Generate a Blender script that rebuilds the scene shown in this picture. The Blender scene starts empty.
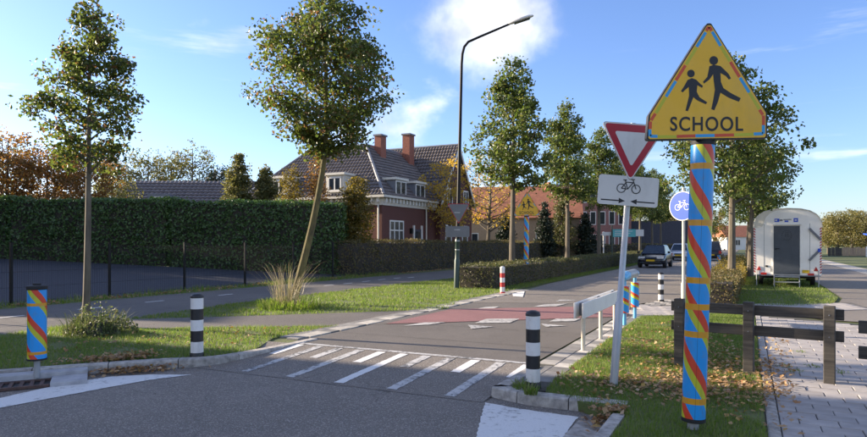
import bpy, math, random
import numpy as np
from mathutils import Matrix, Vector

# ------------------------------------------------------------------ camera, sky, sun
SC = bpy.context.scene
COL = SC.collection
FPX, HORIZ, EYE = 630.0, 243.0, 1.6           # focal length and horizon in photo pixels, eye height in metres
cd = bpy.data.cameras.new('camera')
cam = bpy.data.objects.new('camera', cd); COL.objects.link(cam)
cam.location = (0, 0, EYE); cam.rotation_euler = (math.radians(90), 0, 0)
cd.sensor_width = 36; cd.lens = FPX / 867 * 36; cd.shift_y = (HORIZ - 218.5) / 867
cd.clip_start = 0.1; cd.clip_end = 6000
SC.camera = cam

SUN_AZ, SUN_EL = math.radians(-70), math.radians(16.5)     # clockwise from +Y, above the horizon
SUN_DIR = Vector((math.sin(SUN_AZ) * math.cos(SUN_EL), math.cos(SUN_AZ) * math.cos(SUN_EL), math.sin(SUN_EL)))
W = bpy.data.worlds.new('World'); SC.world = W; W.use_nodes = True
wn, wl = W.node_tree.nodes, W.node_tree.links
wn.clear()
def node(nt, t, **kw):
    n = nt.nodes.new(t)
    for k, v in kw.items():
        if k in n.inputs: n.inputs[k].default_value = v
        else: setattr(n, k, v)
    return n
wo = wn.new('ShaderNodeOutputWorld'); bg = wn.new('ShaderNodeBackground')
sky = wn.new('ShaderNodeTexSky'); sky.sky_type = 'NISHITA'; sky.sun_disc = False
sky.sun_elevation = SUN_EL; sky.sun_rotation = SUN_AZ
sky.air_density = 1.0; sky.dust_density = 0.5; sky.ozone_density = 3.0; sky.altitude = 0
bg.inputs['Strength'].default_value = 0.15
tc = wn.new('ShaderNodeTexCoord')
def wmath(op, a, b=None):
    n = wn.new('ShaderNodeMath'); n.operation = op
    for i, x in enumerate((a, b)):
        if x is None: continue
        if isinstance(x, (int, float)): n.inputs[i].default_value = x
        else: wl.new(x, n.inputs[i])
    return n.outputs[0]
def wvec(op, a, b):
    n = wn.new('ShaderNodeVectorMath'); n.operation = op
    wl.new(a, n.inputs[0])
    if isinstance(b, tuple): n.inputs[1].default_value = b
    else: wl.new(b, n.inputs[1])
    return n.outputs[0]
def wnoise(scale, detail, vec, rough=.55):
    n = wn.new('ShaderNodeTexNoise'); n.inputs['Scale'].default_value = scale
    n.inputs['Detail'].default_value = detail; n.inputs['Roughness'].default_value = rough
    wl.new(vec, n.inputs['Vector']); return n.outputs[0]
def wramp(fac, a, b):
    n = wn.new('ShaderNodeMapRange'); n.interpolation_type = 'SMOOTHSTEP'
    wl.new(fac, n.inputs[0]); n.inputs[1].default_value = a; n.inputs[2].default_value = b
    return n.outputs[0]
D = tc.outputs['Generated']
# one soft cumulus high over the street
cdir = Vector((.085, 1, .345)).normalized()
off = wvec('SUBTRACT', D, tuple(cdir))
offs = wvec('MULTIPLY', off, (1.0, 1.0, 1.55))
ln = wn.new('ShaderNodeVectorMath'); ln.operation = 'LENGTH'; wl.new(offs, ln.inputs[0])
dist = wmath('ADD', ln.outputs['Value'], wmath('MULTIPLY', wmath('SUBTRACT', wnoise(11, 7, D, .58), .5), .14))
cum = wmath('MULTIPLY', wramp(dist, .135, .010), .85)
# scattered cloud over the whole dome, thin streaks low down
CLOUD_OFF = (27.17, 20.59, 23.00)
field = wnoise(1.9, 7, wvec('ADD', wvec('MULTIPLY', D, (1.0, 1.0, 1.5)), CLOUD_OFF), .55)
scat = wmath('MULTIPLY', wramp(field, .50, .62), .95)
streak = wmath('MULTIPLY', wramp(wnoise(2.6, 6, wvec('MULTIPLY', D, (1.0, 1.0, 9.0)), .6), .56, .80), .42)
fac = wmath('MAXIMUM', wmath('MAXIMUM', cum, scat), streak)
shade = wnoise(9, 4, wvec('ADD', D, (.03, .0, .05)))
cc = wn.new('ShaderNodeMix'); cc.data_type = 'RGBA'
wl.new(wramp(shade, .35, .65), cc.inputs['Factor'])
cc.inputs['A'].default_value = (2.2, 2.25, 2.4, 1); cc.inputs['B'].default_value = (4.7, 4.55, 4.4, 1)
mx = wn.new('ShaderNodeMix'); mx.data_type = 'RGBA'
tint = wn.new('ShaderNodeMix'); tint.data_type = 'RGBA'; tint.blend_type = 'MULTIPLY'; tint.inputs['Factor'].default_value = 1
tint.inputs['B'].default_value = (.515, .525, .66, 1); wl.new(sky.outputs[0], tint.inputs['A'])
wl.new(fac, mx.inputs['Factor']); wl.new(tint.outputs['Result'], mx.inputs['A']); wl.new(cc.outputs['Result'], mx.inputs['B'])
wl.new(mx.outputs['Result'], bg.inputs['Color']); wl.new(bg.outputs[0], wo.inputs[0])

sd = bpy.data.lights.new('sun', 'SUN'); sd.energy = 5.0; sd.angle = math.radians(.6); sd.color = (1, .84, .64)
sun = bpy.data.objects.new('sun', sd); COL.objects.link(sun); sun.location = (-40, 20, 30)
sun.rotation_euler = (-SUN_DIR).to_track_quat('-Z', 'Y').to_euler()
SC.view_settings.view_transform = 'Standard'; SC.view_settings.look = 'None'
SC.view_settings.exposure = 1.56; SC.view_settings.gamma = 1; SC.view_settings.use_curve_mapping = False
SC.render.engine = 'CYCLES'; SC.cycles.max_bounces = 6; SC.cycles.transparent_max_bounces = 8

# ------------------------------------------------------------------ frames
A = math.radians(26.5)                         # the street runs 26.5 degrees right of the view
DX, DY, NX, NY = math.sin(A), math.cos(A), math.cos(A), -math.sin(A)
def R(s, n, z=0.0): return (s * DX + n * NX, s * DY + n * NY, z)      # along the street, to its right
def SN(x, y): return (x * DX + y * DY, x * NX + y * NY)
def G(px, py, z=0.0):                          # pixel -> point on the level z
    Y = FPX * (EYE - z) / (py - HORIZ); return ((px - 433.5) * Y / FPX, Y, z)
def P(px, py, Y): return ((px - 433.5) * Y / FPX, Y, EYE - (py - HORIZ) * Y / FPX)
def RN(px, n):                                 # pixel column -> ground point on the line n = const
    k = (px - 433.5) / FPX; Y = n / (k * NX + NY); return (k * Y, Y, 0.0)
def S2(pts): return [R(*p)[:2] for p in pts]
ROT = -A                                       # local x = right of street, local y = along street

# ------------------------------------------------------------------ mesh helpers
def link(o, parent=None):
    COL.objects.link(o)
    if parent: o.parent = parent
    return o
def tag(o, label=None, cat=None, group=None, kind=None):
    if label: o['label'] = label
    if cat: o['category'] = cat
    if group: o['group'] = group
    if kind: o['kind'] = kind
    return o
def thing(name, label, cat, loc=(0, 0, 0), rz=0, group=None):
    o = bpy.data.objects.new(name, None); o.empty_display_size = .2
    o.location = loc; o.rotation_euler = (0, 0, rz); link(o)
    return tag(o, label, cat, group)
def np_mesh(name, V, F, mats=(), smooth=False):
    V = np.asarray(V, np.float32); F = np.asarray(F, np.int32)
    me = bpy.data.meshes.new(name)
    me.vertices.add(len(V)); me.vertices.foreach_set('co', V.ravel())
    k = F.shape[1]
    me.loops.add(F.size); me.loops.foreach_set('vertex_index', F.ravel())
    me.polygons.add(len(F)); me.polygons.foreach_set('loop_start', np.arange(0, F.size, k, dtype=np.int32))
    me.polygons.foreach_set('use_smooth', np.full(len(F), smooth))
    for m in mats: me.materials.append(m)
    me.update(calc_edges=True); return me
def basis(axis):
    a = Vector(axis).normalized()
    t = Vector((0, 0, 1)) if abs(a.z) < .9 else Vector((1, 0, 0))
    u = a.cross(t).normalized(); return u, a.cross(u).normalized(), a
class MB:
    def __init__(s): s.v = []; s.f = []
    def add(s, vs, fs):
        b = len(s.v); s.v += [tuple(p) for p in vs]; s.f += [tuple(i + b for i in q) for q in fs]; return s
    def box(s, x0, x1, y0, y1, z0, z1, M=None):
        vs = [(x, y, z) for z in (z0, z1) for y in (y0, y1) for x in (x0, x1)]
        if M is not None: vs = [M @ Vector(p) for p in vs]
        return s.add(vs, [(0, 2, 3, 1), (4, 5, 7, 6), (0, 1, 5, 4), (2, 6, 7, 3), (0, 4, 6, 2), (1, 3, 7, 5)])
    def tube(s, pts, rad, n=8, cap=True):
        pts = [Vector(p) for p in pts]
        if not hasattr(rad, '__len__'): rad = [rad] * len(pts)
        vs = []; pu = None
        for i, p in enumerate(pts):
            a = (pts[min(i + 1, len(pts) - 1)] - pts[max(i - 1, 0)]).normalized()
            if pu is None: u, w, _ = basis(a)
            else:
                u = (pu - a * pu.dot(a)).normalized(); w = a.cross(u)
            pu = u
            for k in range(n):
                t = 2 * math.pi * k / n; vs.append(p + (u * math.cos(t) + w * math.sin(t)) * rad[i])
        fs = [(i * n + k, i * n + (k + 1) % n, (i + 1) * n + (k + 1) % n, (i + 1) * n + k)
              for i in range(len(pts) - 1) for k in range(n)]
        if cap: fs += [tuple(range(n))[::-1], tuple(range((len(pts) - 1) * n, len(pts) * n))]
        return s.add(vs, fs)
    def lathe(s, prof, n=16, o=(0, 0, 0)):
        vs = [(o[0] + r * math.cos(2 * math.pi * k / n), o[1] + r * math.sin(2 * math.pi * k / n), o[2] + z)
              for r, z in prof for k in range(n)]
        m = len(prof)
        fs = [(i * n + k, i * n + (k + 1) % n, (i + 1) * n + (k + 1) % n, (i + 1) * n + k) for i in range(m - 1) for k in range(n)]
        fs += [tuple(range(n))[::-1], tuple(range((m - 1) * n, m * n))]
        return s.add(vs, fs)
    def prism(s, poly, o, u, v, w, h0, h1):      # polygon (a, b) -> o + a u + b v, extruded along w
        o, u, v, w = map(Vector, (o, u, v, w)); n = len(poly)
        vs = [o + u * a + v * b + w * h for h in (h0, h1) for a, b in poly]
        return s.add(vs, [tuple(range(n))[::-1], tuple(range(n, 2 * n))] + [(i, (i + 1) % n, n + (i + 1) % n, n + i) for i in range(n)])
    def build(s, name, mat, parent=None, loc=None, rz=None, smooth=True, bevel=0, angle=38):
        me = bpy.data.meshes.new(name); me.from_pydata(s.v, [], s.f)
        for m in (mat if isinstance(mat, (list, tuple)) else [mat]): me.materials.append(m)
        import bmesh
        bm = bmesh.new(); bm.from_mesh(me); bmesh.ops.recalc_face_normals(bm, faces=bm.faces); bm.to_mesh(me); bm.free()
        if smooth: me.shade_smooth(); me.set_sharp_from_angle(angle=math.radians(angle))
        o = bpy.data.objects.new(name, me); link(o, parent)
        if loc is not None: o.location = loc
        if rz is not None: o.rotation_euler = (0, 0, rz)
        if bevel:
            b = o.modifiers.new('bevel', 'BEVEL'); b.width = bevel; b.segments = 2; b.limit_method = 'ANGLE'; b.harden_normals = False
        return o
def mesh_obj(name, me, parent=None): return link(bpy.data.objects.new(name, me), parent)
def copy_tree(o, parent=None):
    c = o.copy(); link(c)
    if parent: c.parent = parent
    for ch in list(o.children): copy_tree(ch, c)
    return c
def slab(name, poly, z, mat, depth=.0, parent=None, kind='structure'):   # flat polygon, optional skirt
    m = MB(); n = len(poly)
    if depth: m.prism(poly, (0, 0, 0), (1, 0, 0), (0, 1, 0), (0, 0, 1), z - depth, z)
    else: m.add([(x, y, z) for x, y in poly], [tuple(range(n))])
    o = m.build(name, mat, parent, smooth=False)
    if not depth:
        me = o.data
        if me.polygons[0].normal.z < 0: me.flip_normals()
    if kind: o['kind'] = kind
    return o
def in_poly(x, y, poly):
    r = np.zeros(len(x), bool); j = len(poly) - 1
    for i in range(len(poly)):
        xi, yi = poly[i]; xj, yj = poly[j]
        c = ((yi > y) != (yj > y)) & (x < (xj - xi) * (y - yi) / (yj - yi + 1e-12) + xi)
        r ^= c; j = i
    return r

# ------------------------------------------------------------------ materials
MATS = {}
def newmat(name):
    m = bpy.data.materials.new(name); m.use_nodes = True; MATS[name] = m
    nt = m.node_tree; return m, nt, nt.nodes['Principled BSDF']
def rgb(c): return (c[0], c[1], c[2], 1)
def mix(nt, fac, a, b, mode='MIX'):
    n = nt.nodes.new('ShaderNodeMix'); n.data_type = 'RGBA'; n.blend_type = mode
    for sock, x in ((n.inputs['Factor'], fac), (n.inputs['A'], a), (n.inputs['B'], b)):
        if isinstance(x, (int, float)): sock.default_value = x
        elif isinstance(x, (tuple, list)): sock.default_value = rgb(x)
        else: nt.links.new(x, sock)
    return n.outputs['Result']
def noise(nt, scale, detail=4, rough=.55, vec=None, stretch=None):
    n = node(nt, 'ShaderNodeTexNoise'); n.inputs['Scale'].default_value = scale
    n.inputs['Detail'].default_value = detail; n.inputs['Roughness'].default_value = rough
    if vec is None: vec = coords(nt)
    if stretch:
        mp = nt.nodes.new('ShaderNodeMapping'); mp.inputs['Scale'].default_value = stretch
        nt.links.new(vec, mp.inputs[0]); vec = mp.outputs[0]
    nt.links.new(vec, n.inputs['Vector']); return n.outputs[0]
def coords(nt):
    for n in nt.nodes:
        if n.type == 'TEX_COORD': return n.outputs['Object']
    return nt.nodes.new('ShaderNodeTexCoord').outputs['Object']
def mrange(nt, x, a, b, c=0., d=1.):
    n = nt.nodes.new('ShaderNodeMapRange'); nt.links.new(x, n.inputs[0])
    for i, v in enumerate((a, b, c, d)): n.inputs[i + 1].default_value = v
    return n.outputs[0]
def mth(nt, op, a, b=None, c=None):
    n = nt.nodes.new('ShaderNodeMath'); n.operation = op
    for i, x in enumerate((a, b, c)):
        if x is None: continue
        if isinstance(x, (int, float)): n.inputs[i].default_value = x
        else: nt.links.new(x, n.inputs[i])
    return n.outputs[0]
def bump(nt, bs, h, strength=.3, dist=.01):
    b = nt.nodes.new('ShaderNodeBump'); b.inputs['Strength'].default_value = strength; b.inputs['Distance'].default_value = dist
    nt.links.new(h, b.inputs['Height']); nt.links.new(b.outputs[0], bs.inputs['Normal'])
def grimy(name, col, dirt, amt=.5, rough=.45):
    m, nt, bs = newmat(name)
    c = mix(nt, mrange(nt, noise(nt, 3.5, 6, .7, stretch=(1, 1, .35)), .48, .78, 0, amt), col, dirt)
    c = mix(nt, mrange(nt, noise(nt, 26, 5, .7), .58, .78, 0, amt * .7), c, dirt)
    nt.links.new(c, bs.inputs['Base Color']); nt.links.new(mrange(nt, noise(nt, 7, 4), .3, .7, rough - .12, rough + .15), bs.inputs['Roughness']); return m
def plain(name, col, rough=.6, var=.16, scale=6, metal=0, bmp=0, bscale=60, col2=None, spec=.5, stretch=None, rnd=0):
    m, nt, bs = newmat(name)
    n1 = noise(nt, scale, 5, .6, stretch=stretch)
    a = tuple(c * (1 - var) for c in col); b = col2 or tuple(min(1, c * (1 + var)) for c in col)
    c = mix(nt, mrange(nt, n1, .3, .7), a, b)
    if rnd:
        oi = nt.nodes.new('ShaderNodeObjectInfo')
        hs = nt.nodes.new('ShaderNodeHueSaturation'); nt.links.new(c, hs.inputs['Color'])
        nt.links.new(mrange(nt, oi.outputs['Random'], 0, 1, 1 - rnd, 1 + rnd), hs.inputs['Value']); c = hs.outputs[0]
    nt.links.new(c, bs.inputs['Base Color']); bs.inputs['Roughness'].default_value = rough
    bs.inputs['Metallic'].default_value = metal; bs.inputs['Specular IOR Level'].default_value = spec
    if bmp: bump(nt, bs, noise(nt, bscale, 4, .6, stretch=stretch), bmp, .01)
    return m
def ramp(nt, fac, stops, const=False):
    r = nt.nodes.new('ShaderNodeValToRGB'); e = r.color_ramp.elements
    if const: r.color_ramp.interpolation = 'CONSTANT'
    while len(e) < len(stops): e.new(.5)
    for i, (p, c) in enumerate(stops): e[i].position = p; e[i].color = rgb(c)
    nt.links.new(fac, r.inputs[0]); return r.outputs[0]
def leafmat(name, cols, trans=.35, rough=.55, patch=None):
    m, nt, bs = newmat(name)
    ge = nt.nodes.new('ShaderNodeNewGeometry')
    k = len(cols)
    c = ramp(nt, ge.outputs['Random Per Island'], [((i + .5) / k, c) for i, c in enumerate(cols)])
    c = mix(nt, mrange(nt, noise(nt, 1.3, 3), .3, .7, 0, .5), c, cols[0])
    if patch: c = mix(nt, mrange(nt, noise(nt, .9, 5, .6), .58, .74, 0, .75), c, patch)
    nt.links.new(c, bs.inputs['Base Color']); bs.inputs['Roughness'].default_value = rough
    tr = nt.nodes.new('ShaderNodeBsdfTranslucent'); hs = nt.nodes.new('ShaderNodeHueSaturation')
    hs.inputs['Value'].default_value = 1.5; hs.inputs['Saturation'].default_value = 1.1
    nt.links.new(c, hs.inputs['Color']); nt.links.new(hs.outputs[0], tr.inputs[0])
    ms = nt.nodes.new('ShaderNodeMixShader'); ms.inputs[0].default_value = trans
    nt.links.new(bs.outputs[0], ms.inputs[1]); nt.links.new(tr.outputs[0], ms.inputs[2])
    nt.links.new(ms.outputs[0], nt.nodes['Material Output'].inputs[0]); return m

def asphalt(name, base, agg, amt=.62, tint=None):
    m, nt, bs = newmat(name)
    big = noise(nt, .35, 5, .6); mid = noise(nt, 3, 5, .65); fine = noise(nt, 72, 2, .8); trk = noise(nt, .9, 4, .6, stretch=(1, .35, 1))
    c = mix(nt, mrange(nt, big, .3, .7), tuple(x * .82 for x in base), tuple(x * 1.2 for x in base))
    c = mix(nt, mrange(nt, mid, .35, .75, 0, .45), c, tint or tuple(x * .7 for x in base))
    c = mix(nt, mrange(nt, trk, .45, .7, 0, .5), c, tuple(x * .78 for x in base))
    c = mix(nt, mrange(nt, fine, amt - .03, amt + .05), c, agg)
    vo = nt.nodes.new('ShaderNodeTexVoronoi'); vo.feature = 'DISTANCE_TO_EDGE'; vo.inputs['Scale'].default_value = .33
    vm = nt.nodes.new('ShaderNodeVectorMath'); vm.operation = 'MULTIPLY_ADD'; nz = nt.nodes.new('ShaderNodeTexNoise'); nz.inputs['Scale'].default_value = 1.6; nz.inputs['Detail'].default_value = 6
    nt.links.new(coords(nt), nz.inputs['Vector']); nt.links.new(nz.outputs['Color'], vm.inputs[0]); vm.inputs[1].default_value = (.9, .9, 0); nt.links.new(coords(nt), vm.inputs[2]); nt.links.new(vm.outputs[0], vo.inputs['Vector'])
    crack = mth(nt, 'MULTIPLY', mrange(nt, vo.outputs['Distance'], .0035, .0, 0, .6), mrange(nt, noise(nt, .5, 2), .48, .56))
    c = mix(nt, crack, c, tuple(x * .35 for x in base))
    c = mix(nt, mrange(nt, noise(nt, .8, 3, .5, stretch=(1.3, 1, 1)), .62, .74, 0, .4), c, tuple(x * .55 for x in base))
    nt.links.new(c, bs.inputs['Base Color']); bs.inputs['Roughness'].default_value = .82
    bs.inputs['Specular IOR Level'].default_value = .35
    bump(nt, bs, fine, .6, .012); return m
asphalt('asphalt', (.172, .150, .126), (.40, .36, .315), .575)
asphalt('asphalt_old', (.128, .114, .10), (.27, .24, .21), .585)
asphalt('red_asphalt', (.25, .118, .115), (.33, .23, .215), .60)
asphalt('path_asphalt', (.125, .114, .102), (.23, .21, .19), .64)
def paint(name, col, under, wear):
    m, nt, bs = newmat(name)
    w = noise(nt, 14, 8, .72); w2 = noise(nt, 1.6, 4, .6)
    f = mth(nt, 'ADD', w, mth(nt, 'MULTIPLY', mth(nt, 'SUBTRACT', w2, .5), .5))
    c = mix(nt, mrange(nt, f, wear, wear + .14), col, under)
    c = mix(nt, mrange(nt, noise(nt, 70, 3, .7), .55, .72, 0, .45), c, under)
    nt.links.new(c, bs.inputs['Base Color']); bs.inputs['Roughness'].default_value = .7
    bump(nt, bs, noise(nt, 80, 3), .35, .008); return m
paint('paint', (.70, .69, .66), (.16, .16, .16), .60)
paint('paint_mid', (.47, .46, .43), (.17, .15, .14), .47)
paint('paint_worn', (.50, .49, .47), (.11, .108, .105), .47)
paint('paint_fresh', (.66, .65, .62), (.24, .23, .21), .56)
m, nt, bs = newmat('soil')
c = mix(nt, mrange(nt, noise(nt, 2.2, 6, .65), .35, .65), (.075, .10, .024), (.11, .13, .036))
c = mix(nt, mrange(nt, noise(nt, 14, 5, .6), .55, .72), c, (.11, .08, .045))
nt.links.new(c, bs.inputs['Base Color']); bs.inputs['Roughness'].default_value = .95; bump(nt, bs, noise(nt, 30, 5), .5, .02)
leafmat('grass', [(.11, .18, .026), (.14, .21, .032), (.17, .24, .04), (.20, .23, .07), (.08, .14, .022), (.15, .20, .04), (.26, .23, .11)], .45)
leafmat('dry_grass', [(.30, .25, .15), (.36, .31, .21), (.22, .19, .11), (.17, .18, .08)], .35)
leafmat('litter', [(.34, .20, .09), (.44, .30, .15), (.22, .11, .05), (.50, .38, .24), (.14, .07, .035), (.42, .28, .06), (.30, .15, .07)], .15, .75)
leafmat('leaf_tree', [(.075, .11, .024), (.10, .135, .032), (.125, .15, .04), (.055, .085, .02), (.17, .16, .05)], .48, .42)
leafmat('leaf_pear', [(.07, .10, .022), (.09, .12, .028), (.11, .13, .033), (.05, .075, .018), (.15, .14, .045), (.115, .14, .035), (.10, .13, .03), (.11, .14, .033), (.08, .115, .025), (.22, .10, .05)], .48, .42)
leafmat('leaf_hedge', [(.065, .125, .032), (.095, .165, .045), (.135, .21, .065), (.04, .08, .024)], .3, .36, (.11, .10, .035))
leafmat('leaf_beech', [(.13, .105, .038), (.18, .13, .048), (.10, .11, .034), (.21, .14, .056), (.085, .10, .03)], .3, .6)
leafmat('leaf_box', [(.085, .095, .03), (.11, .105, .034), (.13, .10, .036), (.06, .08, .023)], .3, .55, (.05, .10, .025))
leafmat('leaf_gold', [(.14, .11, .022), (.19, .14, .025), (.10, .09, .02), (.23, .16, .035), (.07, .075, .018)], .4)
leafmat('leaf_yellow', [(.46, .30, .05), (.52, .37, .08), (.40, .25, .05), (.34, .27, .07)], .5)
leafmat('leaf_autumn', [(.22, .11, .035), (.28, .15, .05), (.16, .11, .03), (.33, .19, .07), (.12, .11, .03)], .48)
leafmat('leaf_conifer', [(.12, .125, .04), (.16, .15, .05), (.20, .165, .055), (.085, .095, .03)], .45)
leafmat('leaf_dark', [(.012, .022, .01), (.018, .03, .013), (.022, .034, .016)], .2)
leafmat('leaf_far', [(.19, .165, .05), (.23, .19, .06), (.15, .135, .045), (.12, .13, .04)], .4)
leafmat('leaf_ivy', [(.09, .12, .035), (.12, .15, .05), (.16, .17, .075), (.20, .17, .09), (.07, .10, .03)], .35)
plain('twig', (.05, .042, .032), .9)
plain('bark', (.12, .10, .072), .9, .35, 9, bmp=.6, bscale=25, stretch=(1, 1, .25))
plain('bark_sunlit', (.11, .092, .05), .9, .4, 6, bmp=.8, bscale=25, col2=(.21, .17, .055), stretch=(1, 1, .4))  # bark mottled yellow, the sunlit tone of the trunk put into its colour
plain('kerb', (.34, .315, .28), .88, .42, 11, bmp=.35, bscale=70, rnd=.14)
plain('paver', (.34, .312, .29), .85, .16, 4, bmp=.3, bscale=80, rnd=.12)
plain('tile_pale', (.42, .39, .34), .85, .2, 5, bmp=.3, bscale=70, rnd=.22)
plain('tile_grey', (.20, .19, .175), .85, .2, 5, bmp=.3, bscale=70, rnd=.2)
plain('joint', (.055, .052, .042), .95, .3, 12)
plain('gravel', (.038, .042, .054), .95, .35, 30, bmp=.8, bscale=40)  # dark gravel, its colour deepened to dark blue for the lot's shade
grimy('white_paint', (.74, .72, .67), (.45, .42, .36), .35, .5)
grimy('bollard_white', (.74, .72, .68), (.28, .25, .21), .7, .5)
plain('bollard_black', (.016, .016, .018), .45, .3, 12)
plain('red_band', (.55, .03, .03), .45, .1, 8)
plain('galv', (.40, .41, .42), .45, .16, 9, metal=.55, stretch=(1, 1, .3))
plain('grey_pole', (.30, .31, .32), .5, .15, 7, stretch=(1, 1, .3))
plain('cream_post', (.62, .55, .43), .55, .12, 7)
plain('black_metal', (.008, .009, .010), .55, .2, 9, spec=.25)
plain('green_metal', (.018, .045, .035), .4, .15, 5)
plain('dark_rubber', (.014, .014, .015), .7, .2, 9)
grimy('sign_yellow', (.82, .46, .018), (.42, .26, .05), .35, .42)
plain('sign_black', (.012, .012, .014), .5, .1, 5)
grimy('sign_white', (.68, .66, .62), (.40, .37, .31), .4, .42)
plain('sign_red', (.40, .012, .025), .4, .08, 4)
plain('sign_blue', (.012, .07, .52), .4, .08, 4)
plain('sign_back', (.16, .165, .175), .6, .1, 5)
plain('band_red', (.62, .075, .02), .45, .06, 6)
plain('band_blue', (.03, .33, .66), .45, .06, 6)
plain('band_green', (.50, .48, .02), .45, .06, 6)
plain('wood_dark', (.052, .046, .040), .8, .45, 5, bmp=.5, bscale=30, col2=(.10, .088, .072), stretch=(.25, 6, 6))
plain('brick_dark', (.115, .047, .037), .9, .25, 20, bmp=.3, bscale=50)
plain('brick_chimney', (.27, .10, .065), .9, .3, 14, bmp=.3, bscale=40)
plain('brick_pink', (.30, .15, .13), .9, .2, 8)
plain('brick_tan', (.38, .27, .18), .9, .2, 8)
plain('roof_tile', (.135, .112, .10), .45, .3, 3, rnd=0)
plain('roof_orange', (.33, .125, .065), .8, .25, 3)
plain('trim', (.66, .62, .53), .5, .07, 4)
plain('lead', (.16, .17, .19), .6, .15, 4)
plain('glass', (.03, .037, .045), .08, .3, 2)
plain('shutter_blue', (.03, .035, .06), .5, .2, 4)
plain('van_white', (.86, .83, .77), .5, .07, 1.6)
plain('van_door', (.055, .066, .082), .55, .15, 4)
plain('door_mark', (.032, .039, .05), .55, .1, 4)
plain('lamp_red', (.45, .02, .015), .3, .1, 5)
plain('car_black', (.010, .011, .016), .18, .1, 4)
plain('car_silver', (.52, .55, .60), .28, .05, 4, metal=.2)
plain('car_dark', (.012, .014, .022), .25, .1, 4)
plain('head_glass', (.60, .60, .58), .12, .1, 6)
plain('plate_yellow', (.66, .42, .01), .5, .05, 5)
plain('rim', (.32, .33, .35), .35, .1, 6, metal=.7)
plain('teal', (.10, .40, .40), .5, .1, 4)
plain('concrete', (.36, .36, .37), .9, .22, 6, bmp=.3, bscale=60)
plain('iron_brown', (.085, .05, .04), .85, .4, 14, bmp=.4, bscale=60)
plain('pipe_blue', (.13, .42, .68), .4, .08, 5)

def stripes(name, period, starts, rings, rh, zoff=0.):
    m, nt, bs = newmat(name)
    sx = nt.nodes.new('ShaderNodeSeparateXYZ'); nt.links.new(coords(nt), sx.inputs[0])
    x, y, z = sx.outputs
    th = mth(nt, 'MULTIPLY', mth(nt, 'ARCTAN2', y, x), starts / (2 * math.pi))
    t = mth(nt, 'FRACT', mth(nt, 'ADD', mth(nt, 'ADD', mth(nt, 'DIVIDE', z, period), th), 8.0 + zoff))
    c = ramp(nt, t, [(0, (.012, .30, .72)), (.56, (.50, .50, .025)), (.76, (.62, .055, .018))], True)
    for zr in rings:
        f = mth(nt, 'LESS_THAN', mth(nt, 'ABSOLUTE', mth(nt, 'SUBTRACT', z, zr)), rh)
        c = mix(nt, f, c, (.66, .30, .012))
    c = mix(nt, mrange(nt, noise(nt, 9, 6, .7), .52, .8, 0, .42), c, (.2, .19, .16))
    c = mix(nt, mrange(nt, noise(nt, 30, 4, .7, stretch=(1, 1, .12)), .58, .75, 0, .35), c, (.12, .11, .09))
    seam = mth(nt, 'LESS_THAN', mth(nt, 'ABSOLUTE', mth(nt, 'ADD', mth(nt, 'ARCTAN2', y, x), 1.85)), .018)
    c = mix(nt, mth(nt, 'MULTIPLY', seam, .6), c, (.03, .03, .03))
    nt.links.new(c, bs.inputs['Base Color']); bs.inputs['Roughness'].default_value = .38
    return m
# ------------------------------------------------------------------ foliage helpers
def leaves(C, size, rng, normals=None, aspect=.62, jitter=.9):
    n = len(C); size = np.broadcast_to(np.asarray(size, float), (n,))[:, None] * rng.uniform(.7, 1.25, (n, 1))
    nr = rng.normal(size=(n, 3))
    if normals is not None: nr = normals + nr * jitter
    nr /= np.linalg.norm(nr, axis=1, keepdims=True) + 1e-9
    t = rng.normal(size=(n, 3)); t -= nr * (t * nr).sum(1, keepdims=True); t /= np.linalg.norm(t, axis=1, keepdims=True) + 1e-9
    b = np.cross(nr, t)
    V = np.stack([C - t * size * .5, C + b * size * .5 * aspect + nr * size * .08, C + t * size * .5, C - b * size * .5 * aspect + nr * size * .08], 1).reshape(-1, 3)
    return V, np.arange(4 * n).reshape(n, 4)
def env(kind, t):
    t = np.clip(t, 0, 1)
    if kind == 'ovoid': return np.clip((t + .10) / .36, 0, 1) ** .55 * np.clip(1 - t, 0, 1) ** .62 * 1.28
    if kind == 'cone': return np.clip((t + .1) / .2, 0, 1) ** .6 * np.clip(1.02 - t, 0, 1) ** .72
    if kind == 'egg': return np.clip(t / .42, 0, 1) ** .62 * np.clip((1 - t) / .58, 0, 1) ** .62 * (.98 + .05 * t)
    if kind == 'round': return np.sqrt(np.clip(1 - (2 * t - 1) ** 2, 0, 1)) * .98 + .05
    if kind == 'pear': return np.clip((t + .06) / .30, 0, 1) ** .5 * np.clip(1 - t, 0, 1) ** .75 * 1.36
    return np.clip((t + .04) / .12, 0, 1) ** .5 * np.clip(1.0 - t, 0, 1) ** .30 * 1.0          # column
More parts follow.
